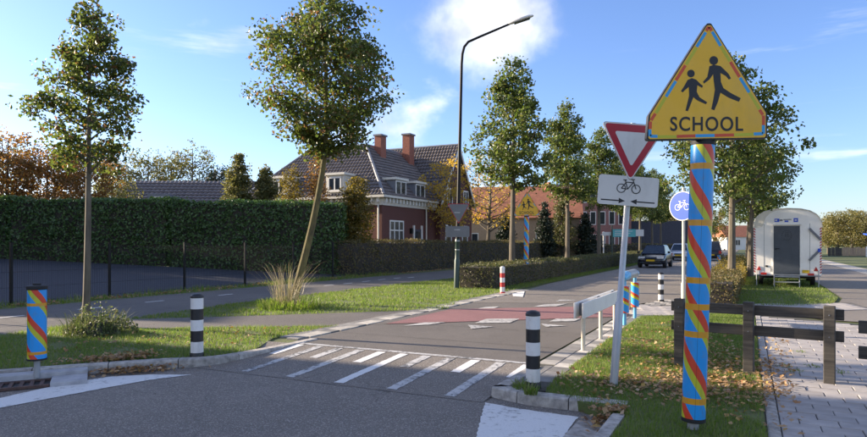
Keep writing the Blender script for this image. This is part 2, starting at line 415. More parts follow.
def tree(name, label, loc, H, zc, rx, tr, lmat, nleaf, lsize, seed, kind='ovoid', lean=(0, 0), bark='bark', limbs=16,
         clump=.24, clumps=130, group=None, cat='tree', wob=.03, rz=0, curve=1.0):
    rng = np.random.default_rng(seed)
    t = thing(name, label, cat, loc, rz, group)
    zs = np.linspace(0, H * .93, 12)
    ph = rng.uniform(0, 6.3, 2)
    def axis(z):
        k = z / H; q = 1 - (1 - min(k / .55, 1)) ** curve if curve != 1 else min(k, 1)
        return Vector((lean[0] * q + wob * H * .3 * math.sin(ph[0] + k * 5) * k, lean[1] * q + wob * H * .3 * math.sin(ph[1] + k * 6) * k, z))
    m = MB()
    m.tube([axis(z) for z in zs], [tr * (1.25 if i == 0 else 1) * (1 - .9 * (z / H) ** 1.15) + .006 for i, z in enumerate(zs)], 9)
    tips = []
    for i in range(limbs):
        k = (i + rng.uniform(.1, .9)) / limbs
        z0 = zc * .97 + (H * .88 - zc) * k * .92; p0 = axis(z0)
        a = i * 2.4 + rng.uniform(-.5, .5); tt = min(1, max(0, (z0 + .35 * rx - zc) / (H - zc)))
        L = rx * float(env(kind, np.array(tt))) * rng.uniform(.7, .95); up = L * rng.uniform(.35, .8)
        dv = Vector((math.cos(a), math.sin(a), 0))
        pts = [p0, p0 + dv * L * .35 + Vector((0, 0, up * .3)), p0 + dv * L * .7 + Vector((0, 0, up * .68)) + Vector(rng.normal(0, .05, 3)), p0 + dv * L + Vector((0, 0, up))]
        r0 = tr * .42 * (1 - .55 * k); m.tube(pts, [r0, r0 * .7, r0 * .45, r0 * .18], 5)
        tips += [pts[1].lerp(pts[2], .5), pts[2], pts[3]]
        for q in range(3):
            b0 = pts[1].lerp(pts[3], rng.uniform(.2, .9)); dv2 = Vector(rng.normal(0, 1, 3)); dv2.z = abs(dv2.z) * .7; dv2.normalize()
            b1 = b0 + dv2 * L * rng.uniform(.25, .5)
            m.tube([b0, b0.lerp(b1, .5) + Vector((0, 0, .03)), b1], [r0 * .35, r0 * .25, r0 * .1], 4); tips.append(b1)
    m.build('trunk', MATS[bark], t)
    T = np.array([tuple(p) for p in tips]); T = T[T[:, 2] > zc - .1]
    # clump centres: branch tips plus points through the volume
    kz = rng.beta(1.1, 1.25, clumps); az = rng.uniform(0, 2 * np.pi, clumps); rr = np.sqrt(rng.uniform(.05, 1, clumps))
    lob = 1 + .18 * np.sin(az * 3 + seed) + .17 * np.sin(az * 2 + kz * 9 + seed * 2) + .16 * np.sin(kz * 17 + az + seed)
    rad = rx * env(kind, kz) * rr * lob * .93
    ax = np.array([tuple(axis(z)) for z in zc + kz * (H - zc)])
    Cn = np.stack([ax[:, 0] + rad * np.cos(az), ax[:, 1] + rad * np.sin(az), ax[:, 2]], 1)
    if len(T): Cn = np.concatenate([Cn, T])
    w = rng.uniform(.25, 1.6, len(Cn)); w /= w.sum()
    idx = rng.choice(len(Cn), nleaf, p=w); sp = rng.uniform(.55, 1.3, len(Cn))
    q = rng.normal(size=(nleaf, 3)); q /= np.linalg.norm(q, axis=1, keepdims=True); q *= rng.random((nleaf, 1)) ** .45
    Pt = Cn[idx] + q * clump * 1.75 * sp[idx][:, None] * np.array([1, 1, .72])
    V, F = leaves(Pt, lsize, rng, aspect=.7)
    mesh_obj('crown', np_mesh('crown', V, F, [MATS[lmat]]), t)
    return t
def hedge(name, label, boxes, lmat, dens, lsize, seed, cat='hedge', group=None, rough=.06, loc=None, rz=0):
    """boxes: corner rings (four xy, z0 pair, z1 pair) in the hedge's own frame: [(x0,y0),(x1,y1) front line, depth, z0a, z0b, z1a, z1b]"""
    rng = np.random.default_rng(seed)
    t = thing(name, label, cat, loc or (0, 0, 0), rz, group)
    core = MB(); Vs, Ns = [], []
    for (xa, ya), (xb, yb), dep, z0a, z0b, z1a, z1b in boxes:
        a = np.array([xa, ya]); b = np.array([xb, yb]); L = np.linalg.norm(b - a); u = (b - a) / L; nrm = np.array([u[1], -u[0]])  # outwards from the front line
        def pt(k, w, h):   # k along, w depth 0..1, h 0..1
            q = a[None] + (b - a)[None] * k[:, None] - nrm[None] * dep * w[:, None]
            z0 = z0a + (z0b - z0a) * k; z1 = z1a + (z1b - z1a) * k
            return np.column_stack([q, z0 + (z1 - z0) * h])
        H = (z1a + z1b) / 2 - (z0a + z0b) / 2
        faces = [('f', L * H), ('b', L * H * .35), ('t', L * dep), ('l', dep * H), ('r', dep * H)]
        for fc, ar in faces:
            n = int(ar * dens) + 8; k, w, h = rng.random((3, n)); h = h ** .92
            if fc == 'f': w[:] = 0; N = np.array([nrm[0], nrm[1], .1])
            if fc == 'b': w[:] = 1; N = np.array([-nrm[0], -nrm[1], .1])
            if fc == 't': h[:] = 1; N = np.array([0, 0, 1.])
            if fc == 'l': k[:] = 0; N = np.array([-u[0], -u[1], .1])
            if fc == 'r': k[:] = 1; N = np.array([u[0], u[1], .1])
            q = pt(k, w, h); bul = (np.sin(q[:, 0] * 1.7 + seed) * np.sin(q[:, 1] * 1.3 + q[:, 2] * 2.1) + .7 * np.sin(q[:, 0] * 4.3 + q[:, 1] * 3.1) * np.sin(q[:, 2] * 3.7 + seed)) * rough + (rng.random(n) > .985) * rng.uniform(0, .12, n)
            q = q + N[None] * (rng.normal(-.02, rough * .75, n) + bul)[:, None]; q[:, 2] += (q[:, 2] - z0a) / max(z1a - z0a, .1) * rough * (.6 * np.sin(q[:, 0] * .9 + seed) + .5 * np.sin(q[:, 0] * 2.3 + q[:, 1]) )
            q[:, 2] = np.maximum(q[:, 2], .02 + (z0a + (z0b - z0a) * k))
            Vs.append(q); Ns.append(np.repeat(N[None], n, 0))
        e = rough * 1.4 + .03; ke = e / L
        kk = np.array([ke, 1 - ke, 1 - ke, ke]); ww = np.array([e / dep] * 2 + [1 - e / dep] * 2)
        bot = pt(kk, ww, np.zeros(4)); top = pt(kk, ww, np.ones(4)); top[:, 2] -= e
        core.add(list(bot) + list(top), [(0, 1, 2, 3), (4, 5, 6, 7), (0, 1, 5, 4), (1, 2, 6, 5), (2, 3, 7, 6), (3, 0, 4, 7)])
    core.build('branches', MATS['twig'], t, smooth=False)
    V, F = leaves(np.concatenate(Vs), lsize, rng, np.concatenate(Ns), .62, .75)
    mesh_obj('foliage', np_mesh('foliage', V, F, [MATS[lmat]]), t)
    return t
def grass(name, polys, dens, h, w, seed, z=0., label=None, mat='grass', zfun=None, hole=None):
    rng = np.random.default_rng(seed); pts = []
    for poly in polys:
        pa = np.array(poly); lo, hi = pa.min(0), pa.max(0)
        n = int(np.prod(hi - lo) * dens); q = lo + rng.random((n, 2)) * (hi - lo)
        q = q[in_poly(q[:, 0], q[:, 1], poly)]
        pts.append(q)
    q = np.concatenate(pts)
    bare = np.sin(q[:, 0] * 2.1 + 1.7 * np.sin(q[:, 1] * 1.3 + seed)) * np.sin(q[:, 1] * 2.6 + 1.3 * np.sin(q[:, 0] * 1.9)) + .4 * np.sin(q[:, 0] * 7.3 + q[:, 1] * 5.1)
    q = q[rng.random(len(q)) > np.clip((bare - .35) * 1.1, 0, .85)]; n = len(q)
    nz = np.sin(q[:, 0] * 1.9 + seed) * np.sin(q[:, 1] * 2.3) + .6 * np.sin(q[:, 0] * 5.1 + q[:, 1] * 3.7)
    hh = h * rng.uniform(.45, 1.25, n) * (1 + .22 * nz); a = rng.uniform(0, 6.283, n); tl = rng.uniform(0, .75, n) * hh
    ww = w * rng.uniform(.7, 1.3, n); b = rng.uniform(0, 6.283, n)
    dx, dy = np.cos(a) * ww, np.sin(a) * ww; tx, ty = np.cos(b) * tl, np.sin(b) * tl
    zz = np.full(n, z) if zfun is None else zfun(q[:, 0], q[:, 1])
    V = np.stack([np.column_stack([q[:, 0] - dx, q[:, 1] - dy, zz - .004]), np.column_stack([q[:, 0] + dx, q[:, 1] + dy, zz - .004]),
                  np.column_stack([q[:, 0] + tx, q[:, 1] + ty, zz + hh])], 1).reshape(-1, 3)
    o = mesh_obj(name, np_mesh(name, V, np.arange(3 * n).reshape(n, 3), [MATS[mat]]))
    return tag(o, label, 'grass', None, 'stuff')
def litter(name, label, blobs, seed, lsize=.075, polys=None, zmax=.03):
    rng = np.random.default_rng(seed); C = []
    for (x, y, z, rx, ry, n, rot, *pl) in blobs:
        q = rng.normal(size=(n, 2)) * .5; c, s_ = math.cos(rot), math.sin(rot)
        X = x + q[:, 0] * rx * c - q[:, 1] * ry * s_; Y = y + q[:, 0] * rx * s_ + q[:, 1] * ry * c
        k = np.ones(n, bool)
        pp_ = pl or polys
        if pp_: k = np.any([in_poly(X, Y, p) for p in pp_], 0)
        C.append(np.column_stack([X, Y, z + rng.uniform(.012, zmax, n)])[k])
    C = np.concatenate(C)
    V, F = leaves(C, lsize, rng, np.repeat([[0, 0, 1.]], len(C), 0), .75, .38)
    return tag(mesh_obj(name, np_mesh(name, V, F, [MATS['litter']])), label, 'leaves', None, 'stuff')

# ------------------------------------------------------------------ the ground, roads, paths
LOW = -.10                                      # carriageway before the ramp
HS0, HS1, HN0, HN1 = -30., 8.0, -34., 14.       # the junction is left out of the ground sheet
m = MB(); B = 3500
ring_o = [R(-B, -B), R(-B, B), R(B, B), R(B, -B)]; ring_i = [R(HS0, HN0), R(HS0, HN1), R(HS1, HN1), R(HS1, HN0)]
vs = [(x, y, -.02) for x, y, _ in ring_o + ring_i]
m.add(vs, [(0, 1, 5, 4), (1, 2, 6, 5), (2, 3, 7, 6), (3, 0, 4, 7)])
g = m.build('ground', MATS['soil'], smooth=False); g['kind'] = 'structure'

NL, NR = -6.60, -2.55                           # kerb lines of the narrowed street
c0, c1 = RN(0, -16), None
slab('junction_road', S2([(HS0, HN0), (HS0, HN1), (HS1, HN1), (HS1, HN0)]), LOW - .004, MATS['asphalt'])
m = MB()                                        # speed-table ramp
m.add([R(6.25, NL - .5, LOW), R(6.25, NR + .02, LOW), R(8.0, NR + .02, 0), R(8.0, NL - .5, 0)], [(0, 1, 2, 3)])
m.build('road_ramp', MATS['asphalt'], smooth=False)['kind'] = 'structure'
slab('street', S2([(8.0, NL), (8.0, NR), (17.5, NR), (19.5, -1.75), (700, -1.75), (700, -7.2), (24, -7.0), (19, NL)]), 0, MATS['asphalt_old'])
slab('street_beyond', S2([(15.6, NL - .05), (17.2, NR), (19.5, -1.76), (700, -1.76), (700, -7.2), (24, -7.0), (19, NL)]), .004, MATS['asphalt'])
# red cycle crossing with its approaches
LOWL = [(-5.6, 11.75), (-2.06, 12.15), (.05, 12.62), (3.1, 13.4), (4.56, 13.76), (7.4, 14.5), (10.6, 15.1)]
UPL = [(-6.55, 13.15), (-4.2, 13.75), (-1.6, 14.55), (.30, 15.15), (3.49, 15.75), (5.2, 16.0), (8.0, 16.5), (11.2, 16.9)]
slab('cycle_crossing', [(-.95, 12.42), (.05, 12.62), (3.1, 13.4), (4.2, 13.67), (5.0, 15.97), (3.49, 15.75), (.42, 15.18)], .009, MATS['red_asphalt'])
slab('footpath', [LOWL[0], LOWL[1], (-.95, 12.40), (.42, 15.17), UPL[2], UPL[1], UPL[0]], .003, MATS['asphalt_old'])
slab('path_approach', [(4.2, 13.67), LOWL[4], LOWL[5], LOWL[6], UPL[7], UPL[6], UPL[5], (5.0, 15.97)], .004, MATS['path_asphalt'])
slab('cycle_path', S2([(-6, -16.25), (-6, -12.0), (9.0, -11.6), (12.5, -12.2), (22, -12.2), (36, -11.3), (200, -11.3), (200, -15.6), (36, -15.6), (10, -16.1)]), 0.0, MATS['path_asphalt'])
# verges: thick turf bodies
RV = [R(6.62, -1.95)[:2], R(7.4, -2.05)[:2], (4.50, 13.72), (7.36, 14.46), R(9, .14)[:2], R(-1, .14)[:2], R(-1, -1.0)[:2], R(6.0, -1.0)[:2], R(6.25, -1.35)[:2]]
slab('verge_right', RV, 0, MATS['soil'], .14)
corner = [(-2.20, 9.86), (-2.55, 9.30), (-2.80, 8.95), (-3.0, 8.74), (-3.25, 8.62), (-3.62, 8.55), (-4.35, 8.26), (-5.35, 7.78), (-6.6, 7.2), (-12, 4.7), (-17, 2.4)]
def inset(line, w):
    out = []
    for i, p in enumerate(line):
        a_ = Vector(line[max(i - 1, 0)]); b_ = Vector(line[min(i + 1, len(line) - 1)]); t_ = (b_ - a_).normalized()
        out.append((p[0] + t_.y * w, p[1] - t_.x * w))
    return out
LV = [(-1.80, 12.17), R(8.3, -7.16)[:2]] + inset(corner, .165)[1:] + [(-18.5, 4.6), R(5, -11.62)[:2], (-6.9, 12.5), (-5.7, 11.75), (-2.06, 12.12)]
slab('verge_left', LV, -.001, MATS['soil'], .14)
LV2 = [(-6.5, 13.2), (-4.2, 13.78), (-1.6, 14.58), (.30, 15.2)] + S2([(16, -7.1), (20, -7.1), (62, -7.6), (62, -11.3), (36, -11.3), (22, -12.15), (12.5, -12.15)])
slab('verge_middle', LV2, -.002, MATS['soil'])
slab('bank_soil', S2([(-6, -16.2), (10, -16.1), (36, -15.6), (36, -17.2), (-6, -17.2)]), -.003, MATS['soil'])
slab('turf_block', S2([(-12, -17.2), (-12, -34), (8.0, -34), (8.0, -17.2)]), -.004, MATS['soil'], .12)
slab('path_block', S2([(-12, -16.9), (-12, -12), (8.02, -11.4), (8.02, -16.9)]), -.006, MATS['path_asphalt'], .10)
# dark gravel lot rising to the tall hedge
m = MB()
fr = [RN(352, -17.0)]; pts0 = [R(s, -17.05, 0.0) for s in (28.5, 22, 16, 10, 4)]
hb = [(-4.4, 30.6, .05), (-9, 30.7, .25), (-14, 30.8, .50), (-21, 31.0, .82), (-34, 31.2, 1.1)]
vs = [p for ab in zip(pts0, hb) for p in ab]
m.add(vs, [(2 * i, 2 * i + 1, 2 * i + 3, 2 * i + 2) for i in range(4)])
m.build('gravel_lot', MATS['gravel'], smooth=False)['kind'] = 'structure'
# right-hand side
pb = slab('pavement', S2([(-1.5, .14), (-1.5, 1.95), (15.0, 1.95), (16.2, .14)]), -.014, MATS['joint'])
slab('pavement_block', S2([(-1.5, .12), (-1.5, 1.97), (8.02, 1.97), (8.02, .12)]), -.045, MATS['joint'], .1)
slab('turf_right', S2([(-1.5, 1.96), (-1.5, 14), (8.02, 14), (8.02, 1.96)]), -.003, MATS['soil'], .12)
slab('asphalt_apron', S2([(15.4, 1.4), (14.6, 5.4), (19, 5.6), (600, 4.15), (600, 2.3), (27, 2.5), (21.6, 2.45), (19.3, 2.1), (18.2, 1.2), (18.2, 0), (17.2, 0)]), .0, MATS['asphalt'])
slab('side_path', S2([(16, 5.5), (18.5, 6.6), (600, 6.0), (600, 4.25), (19, 5.7)]), .0, MATS['tile_pale'])
RV2 = S2([(17.9, -1.6), (18.0, .2), (18.3, 1.1), (19.4, 2.0), (21.6, 2.35), (27, 2.45), (60, 2.3), (60, -1.7), (19.6, -1.7)])
slab('verge_caravan', RV2, .002, MATS['soil'])

# ------------------------------------------------------------------ paving stones and kerbs
def piece(name, mesh, parent, loc, rz):
    o = bpy.data.objects.new(name, mesh); o.location = loc; o.rotation_euler = (0, 0, rz); o.parent = parent; COL.objects.link(o); return o
def stone_mesh(name, sx, sy, h, mat, bev=.006):
    m = MB(); b = bev
    ring = lambda e, z: [(-sx / 2 + e, -sy / 2 + e, z), (sx / 2 - e, -sy / 2 + e, z), (sx / 2 - e, sy / 2 - e, z), (-sx / 2 + e, sy / 2 - e, z)]
    m.add(ring(0, -h) + ring(0, -b) + ring(b, 0), [(0, 1, 5, 4), (1, 2, 6, 5), (2, 3, 7, 6), (3, 0, 4, 7), (4, 5, 9, 8), (5, 6, 10, 9), (6, 7, 11, 10), (7, 4, 8, 11), (8, 9, 10, 11)])
    me = bpy.data.meshes.new(name); me.from_pydata(m.v, [], m.f); me.materials.append(MATS[mat]); return me
rnd = random.Random(4)
pm = stone_mesh('paver', .303, .203, .05, 'paver'); em = stone_mesh('edging_stone', .10, .60, .09, 'kerb', .012)
ph = stone_mesh('paver_half', .148, .203, .05, 'paver')
for i in range(50):
    s_ = 5.1 + i * .21
    off_ = .155 if i % 2 else 0
    cols = [(.262 + .155 + k * .31 + off_, pm) for k in range(5)] + [(.262 + .0775 + (0 if off_ else 1.55), ph)]
    for n_, me in cols:
        if s_ + n_ * .5 > 15.6: continue
        piece('paver', me, pb, R(s_, n_, rnd.uniform(-.006, .004)), ROT + rnd.uniform(-.010, .010))
for k in range(21):
    piece('edging_stone', em, pb, R(3.4 + k * .604, .205, .004), ROT + rnd.uniform(-.006, .006))
ap = [o for o in COL.objects if o.name == 'path_approach'][0]
sq = stone_mesh('path_tile', .294, .294, .04, 'paver'); ua = Vector((.974, .225)); va = Vector((-.225, .974)); o0 = Vector((4.25, 13.72))
apoly = [(4.25, 13.8), (4.56, 13.85), (7.4, 14.58), (10.5, 15.2), (11.0, 16.75), (8.0, 16.35), (5.2, 15.9)]
for i in range(24):
    for j in range(9):
        c_ = o0 + ua * (i * .3 + (.15 if j % 2 else 0)) + va * (j * .3 + .1)
        if in_poly(np.array([c_.x]), np.array([c_.y]), apoly)[0]: piece('path_tile', sq, ap, (c_.x, c_.y, .014 + rnd.uniform(-.003, .003)), math.atan2(ua.y, ua.x))
# tile strip beside the street, right
strip = slab('tile_strip', S2([(6.55, NR + .02), (17.3, NR + .02), (19.4, -1.76), (19.4, -1.0), (17.6, -1.2), (15.9, -1.5), (7.2, -2.0), (6.7, -1.95)]), -.014, MATS['joint'], .06)
tm = [stone_mesh('strip_tile', .245, .295, .05, 'tile_pale'), stone_mesh('strip_tile', .245, .295, .05, 'tile_grey')]
for i in range(35):
    for k in range(2):
        s_ = 7.1 + .3 * i + .15 * k; 
        if s_ > 17.2 or (k == 0 and s_ < 8.05): continue
        piece('strip_tile', tm[(i + k) % 2 if rnd.random() < .75 else 1], strip, R(s_, NR + .16 + .255 * k, rnd.uniform(-.003, .003)), ROT)
tn = stone_mesh('strip_tile', .105, .295, .05, 'tile_grey')
for i in range(4): piece('strip_tile', tn, strip, R(6.98 + .3 * i, NR + .235, .0), ROT)
for i in range(6):
    for k in range(5): piece('strip_tile', tm[(i + k) % 2], strip, R(17.45 + .3 * i, -2.30 + .07 * i + .255 * k, .006), ROT)
# tile strip, left kerb
lstrip = slab('kerb_strip', S2([(8.3, NL - .03), (19.6, NL - .03), (21.0, NL + .25), (21.0, -7.15), (8.3, -7.15)]), -.03, MATS['joint'])
tl = [stone_mesh('strip_tile', .30, .29, .05, 'tile_pale'), stone_mesh('strip_tile', .24, .29, .05, 'tile_grey')]
for i in range(41):
    s_ = 8.5 + .3 * i
    w_ = R(s_, -6.9)
    if 12.35 + (w_[0] + 2) * .1 < w_[1] < 15.0 and False: continue
    piece('strip_tile', tl[0 if i % 3 else 1], lstrip, R(s_, -6.80, .012 + rnd.uniform(-.003, .003)), ROT)
    piece('strip_tile', tl[1], lstrip, R(s_ + .1, -7.03, .010 + rnd.uniform(-.003, .003)), ROT)
# kerb stones follow a poly-line; each stone is one piece
def kerb(name, line, L, w, ztop, zbot, parent_label=None, gap=.012, bev=.018, side=-1, lean=.03):
    root = bpy.data.objects.new(name, None); link(root); root['kind'] = 'structure'
    P_ = [Vector((x, y, 0)) for x, y in line]; cum = [0]
    for a, b in zip(P_, P_[1:]): cum.append(cum[-1] + (b - a).length)
    def at(d):
        d = max(0, min(d, cum[-1]))
        for i in range(len(P_) - 1):
            if d <= cum[i + 1] + 1e-9:
                k = (d - cum[i]) / (cum[i + 1] - cum[i]); a = P_[max(i - 1, 0)]; b = P_[min(i + 2, len(P_) - 1)]
                return P_[i].lerp(P_[i + 1], k), ((P_[i + 1] - P_[i]).normalized())
    n = max(1, round(cum[-1] / L))
    for i in range(n):
        d0, d1 = cum[-1] * i / n + gap / 2, cum[-1] * (i + 1) / n - gap / 2; m = MB(); K = 6; vs = []
        for j in range(K):
            p, t_ = at(d0 + (d1 - d0) * j / (K - 1)); q = Vector((t_.y, -t_.x, 0)) * side
            f = (d0 + (d1 - d0) * j / (K - 1)) / cum[-1]
            zt = ztop(f) if callable(ztop) else ztop
            for (o_, z_) in ((0, zbot), (lean * .4, zt - bev), (lean * .4 + bev, zt), (w, zt), (w, zbot)):
                vs.append(p + q * o_ + Vector((0, 0, z_)))
        fs = [(j * 5 + a, j * 5 + (a + 1) % 5, j * 5 + 5 + (a + 1) % 5, j * 5 + 5 + a) for j in range(K - 1) for a in range(5)]
        fs += [tuple(range(5)), tuple(range((K - 1) * 5, K * 5))[::-1]]
        m.add(vs, fs); o = m.build('kerb_stone', MATS['kerb'], root)
    return root
kerb('kerb_left', [(x, y) for x, y in [(-1.9, 10.46)] + corner[:-2]], .85, .16, lambda f: .014 if f < .1 else .014 + 0 * f, -.15, side=1)
kerb('kerb_right', [R(7.9, NR)[:2], R(6.52, NR)[:2], (1.0, 6.60), (1.56, 6.33), (1.9, 6.18)], .62, .17, lambda f: .012, -.15, side=-1)
kerb('kerb_front', [R(6.05, -1.16)[:2], R(-.5, -1.16)[:2]], 1.0, .14, .006, -.15, side=-1)
m = MB(); m.box(-.14, .14, -3.2, 0, -.03, .012)
go = bpy.data.objects.new('gutter', None); link(go); go.location = R(6.02, -1.32, LOW); go.rotation_euler = (0, 0, ROT); go['kind'] = 'structure'
gm = stone_mesh('gutter_stone', .26, .48, .04, 'kerb', .01)
for k in range(8): piece('gutter_stone', gm, go, (0, -.26 - k * .5, .012), 0)
# steel-edged line along the left kerb foot
# ------------------------------------------------------------------ painted markings
def ragged(poly, amp=.008, step=.05, rr=random.Random(8)):
    out = []
    for i, p in enumerate(poly):
        a_, b_ = Vector(p), Vector(poly[(i + 1) % len(poly)]); k = max(1, int((b_ - a_).length / step))
        for j in range(k): q = a_.lerp(b_, j / k); out.append((q.x + rr.uniform(-amp, amp), q.y + rr.uniform(-amp, amp)))
    return out
def mark(name, pxs, z, mat, zoff=.004, label=None, pts=None):
    poly = ragged([G(x, y, z)[:2] for x, y in pxs] if pts is None else pts)
    return slab(name, poly, z + zoff, MATS[mat])
# ramp teeth lie on the ramp plane
def zr(s): return max(LOW, min(0, LOW + (s - 6.25) / 1.75 * -LOW))
def rampquad(name, s0, s1, n0, n1, mat, skew=0):
    poly = ragged([(s0, n0), (s0, n1), (s1, n1), (s1, n0)], .007, .05)
    m = MB(); m.add([R(a_, b_, zr(a_) + .0045) for a_, b_ in poly], [tuple(range(len(poly)))])
    m.build(name, MATS[mat], smooth=False)['kind'] = 'structure'
for i in range(11):
    n_ = -6.30 + i * .372
    long_ = i % 2 == 1
    rampquad('ramp_marking', 6.32 if long_ else 7.28, 7.955, n_ - .065, n_ + .065, 'paint' if i in (0, 4, 5, 8, 10) else 'paint_worn', .0)
o = slab('ramp_line', S2([(7.99, NL + .08), (8.10, NL + .08), (8.10, NR - .03), (7.99, NR - .03)]), .0052, MATS['paint_worn'])
# crossing blocks and give-way teeth
for px in ([(475, 323.4), (510, 323.2), (519.5, 319), (486, 319.2)], [(549, 322), (574, 321.6), (581, 318.9), (556, 319.1)],
           [(404, 326.2), (430, 325.0), (446, 322.4), (424, 322.8)],
           [(533, 307.2), (556, 306.6), (567, 304.0), (545, 304.4)], [(478, 309.0), (494, 308.6), (500, 306.8), (486, 307.2)]):
    mark('crossing_block', px, 0, 'paint_mid', .0105)
for px in ([(468, 325.2), (493.5, 327.2), (471, 329.2)], [(541, 324.2), (566, 326.2), (546, 327.2)], 
           [(556, 301.6), (580, 300.4), (560, 300.0)]):
    mark('give_way_tooth', px, 0, 'paint_worn', .0105)
mark('kerb_paint', [(513, 296.8), (523, 297.4), (524.6, 291.4), (512.5, 294.0)], 0, 'paint', .016)
mark('kerb_paint', [(-40, 407), (0, 398), (45, 388), (84, 380.5), (112, 376.5), (150, 374.6), (192, 374.6), (150, 380), (110, 387), (60, 396.5), (0, 408), (-40, 417)], LOW, 'paint_fresh', .002)
mark('patch_paint', [(485, 402.6), (520, 409), (578, 417), (563, 437), (555, 452), (470, 452), (476, 437)], LOW, 'paint_fresh', .003)
for (x, y) in ((154.5, 301.6), (225.6, 294.8), (329, 285.4), (348, 283.5), (366.4, 281.4), (382, 279.6), (397, 278.2), (411, 277.5), (90, 308.5), (10, 317)):
    q = G(x, y); s_, n_ = SN(q[0], q[1]); mark('path_dash', None, 0, 'paint', .006, pts=S2([(s_ - .3, n_ - .05), (s_ - .3, n_ + .05), (s_ + .3, n_ + .05), (s_ + .3, n_ - .05)]))
slab('path_edge_line', S2([(18, 5.52), (19, 5.66), (600, 4.24), (600, 4.10), (19, 5.52)]), .006, MATS['tile_pale'])
# thin dark lines across the old surface
for s_ in (9.35, 11.0):
    slab('road_line', S2([(s_, NL + .1), (s_ + .012, NL + .1), (s_ + .05, NR - .05), (s_ + .036, NR - .05)]), .0046, MATS['joint'])

# ------------------------------------------------------------------ grass and leaf litter
grass('grass_blades', [RV], 3600, .050, .0035, 1, label='short green grass on the verge round the school sign pole')
LVg = [p for p in LV if p[0] > -9.5 and p[1] > 6]
grass('grass_blades', [LV], 1500, .055, .0045, 2, label='short grass on the kerb corner by the striped post')
grass('grass_blades', [LV2], 520, .06, .008, 3, label='sunlit grass between the cycle path and the street')
grass('grass_blades', [RV2[:]], 420, .07, .008, 5, label='grass plot under the white site caravan')
grass('grass_blades', [S2([(4, 1.97), (15.2, 2.0), (14.4, 6.0), (4, 6.0)])], 500, .06, .006, 6, label='grass beside the concrete paver footway')
grass('weed_blades', [S2([(6, -16.25), (28, -15.9), (28, -17.0), (6, -17.0)])], 160, .16, .012, 7, label='weedy grass along the foot of the black wire fence')
# ------------------------------------------------------------------ street furniture
def band_bollard(name, label, loc, H, r, cols, foot, cap, cat='bollard', group=None, lean=0):
    t = thing(name, label, cat, loc, 0, group); t.rotation_euler = (0, lean, .4)
    fr = cols; z = 0
    MB().lathe([(r * 1.16, -.05), (r * 1.16, H * .03), (r * 1.03, H * .07)], 20).build('foot', MATS[foot], t); z = H * .07
    body = H * .86; n = len(cols)
    for k, c in enumerate(cols):
        z1 = z + body / n; MB().lathe([(r, z), (r, z1)], 20).build('band', MATS[c], t); z = z1
    MB().lathe([(r * 1.05, z), (r * 1.05, z + H * .025), (r * .9, z + H * .05), (r * .45, z + H * .068), (.004, z + H * .07)], 20).build('cap', MATS[cap], t)
    return t
bw = ['bollard_white', 'bollard_black', 'bollard_white', 'bollard_black', 'bollard_white']
gB = 'black and white bollards at the street narrowing'
band_bollard('banded_bollard', 'black and white banded bollard on the kerb corner by the ramp markings', G(533, 386.5), .85, .079, bw, 'bollard_black', 'bollard_black', group=gB)
band_bollard('banded_bollard', 'black and white banded bollard on the curved kerb near the fallen leaf heap', G(197, 356.5), .89, .087, bw, 'bollard_black', 'bollard_black', group=gB)
band_bollard('banded_bollard', 'small black and white banded bollard beyond the blue striped barrier', G(661, 301.5), .80, .075, bw, 'bollard_black', 'bollard_black', group=gB)
band_bollard('red_white_bollard', 'red and white banded bollard in front of the low clipped hedge', G(502.5, 293.5), .86, .075, ['bollard_white', 'red_band', 'bollard_white', 'red_band', 'bollard_white'], 'red_band', 'bollard_white')

# striped plastic posts
def striped_post(name, label, loc, zs0, zs1, r, period, cat='post', mat=None, lean=0, starts=2):
    t = thing(name, label, cat, loc); t.rotation_euler = (0, lean, 0)
    MB().lathe([(r * .42, -.05), (r * .42, zs0 + .02)], 14).build('pole', MATS['grey_pole'], t)
    s_ = MB().lathe([(r, 0), (r, zs1 - zs0)], 28).build('sleeve', mat, t, loc=(0, 0, zs0))
    MB().lathe([(r * 1.12, -.045), (r * 1.12, .0)], 24).build('collar', MATS['dark_rubber'], t, loc=(0, 0, zs0))
    return t
sm = stripes('stripe_small', .42, 2, [.07, .66], .018, .30)
lp = thing('striped_post', 'short post in blue red and yellow spiral stripes with black cap beside the storm drain', 'post', G(37, 373.5))
MB().lathe([(.034, -.05), (.034, .24)], 14).build('pole', MATS['grey_pole'], lp)
MB().lathe([(.105, 0), (.105, .84)], 30).build('sleeve', sm, lp, loc=(0, 0, .19))
MB().lathe([(.108, -.022), (.112, -.02), (.112, .0), (.10, .001)], 30).build('collar', MATS['dark_rubber'], lp, loc=(0, 0, .19))
MB().lathe([(.112, 0), (.116, .015), (.116, .045), (.09, .055), (.045, .057), (.045, .078), (.01, .08)], 30).build('cap', MATS['dark_rubber'], lp, loc=(0, 0, 1.03))

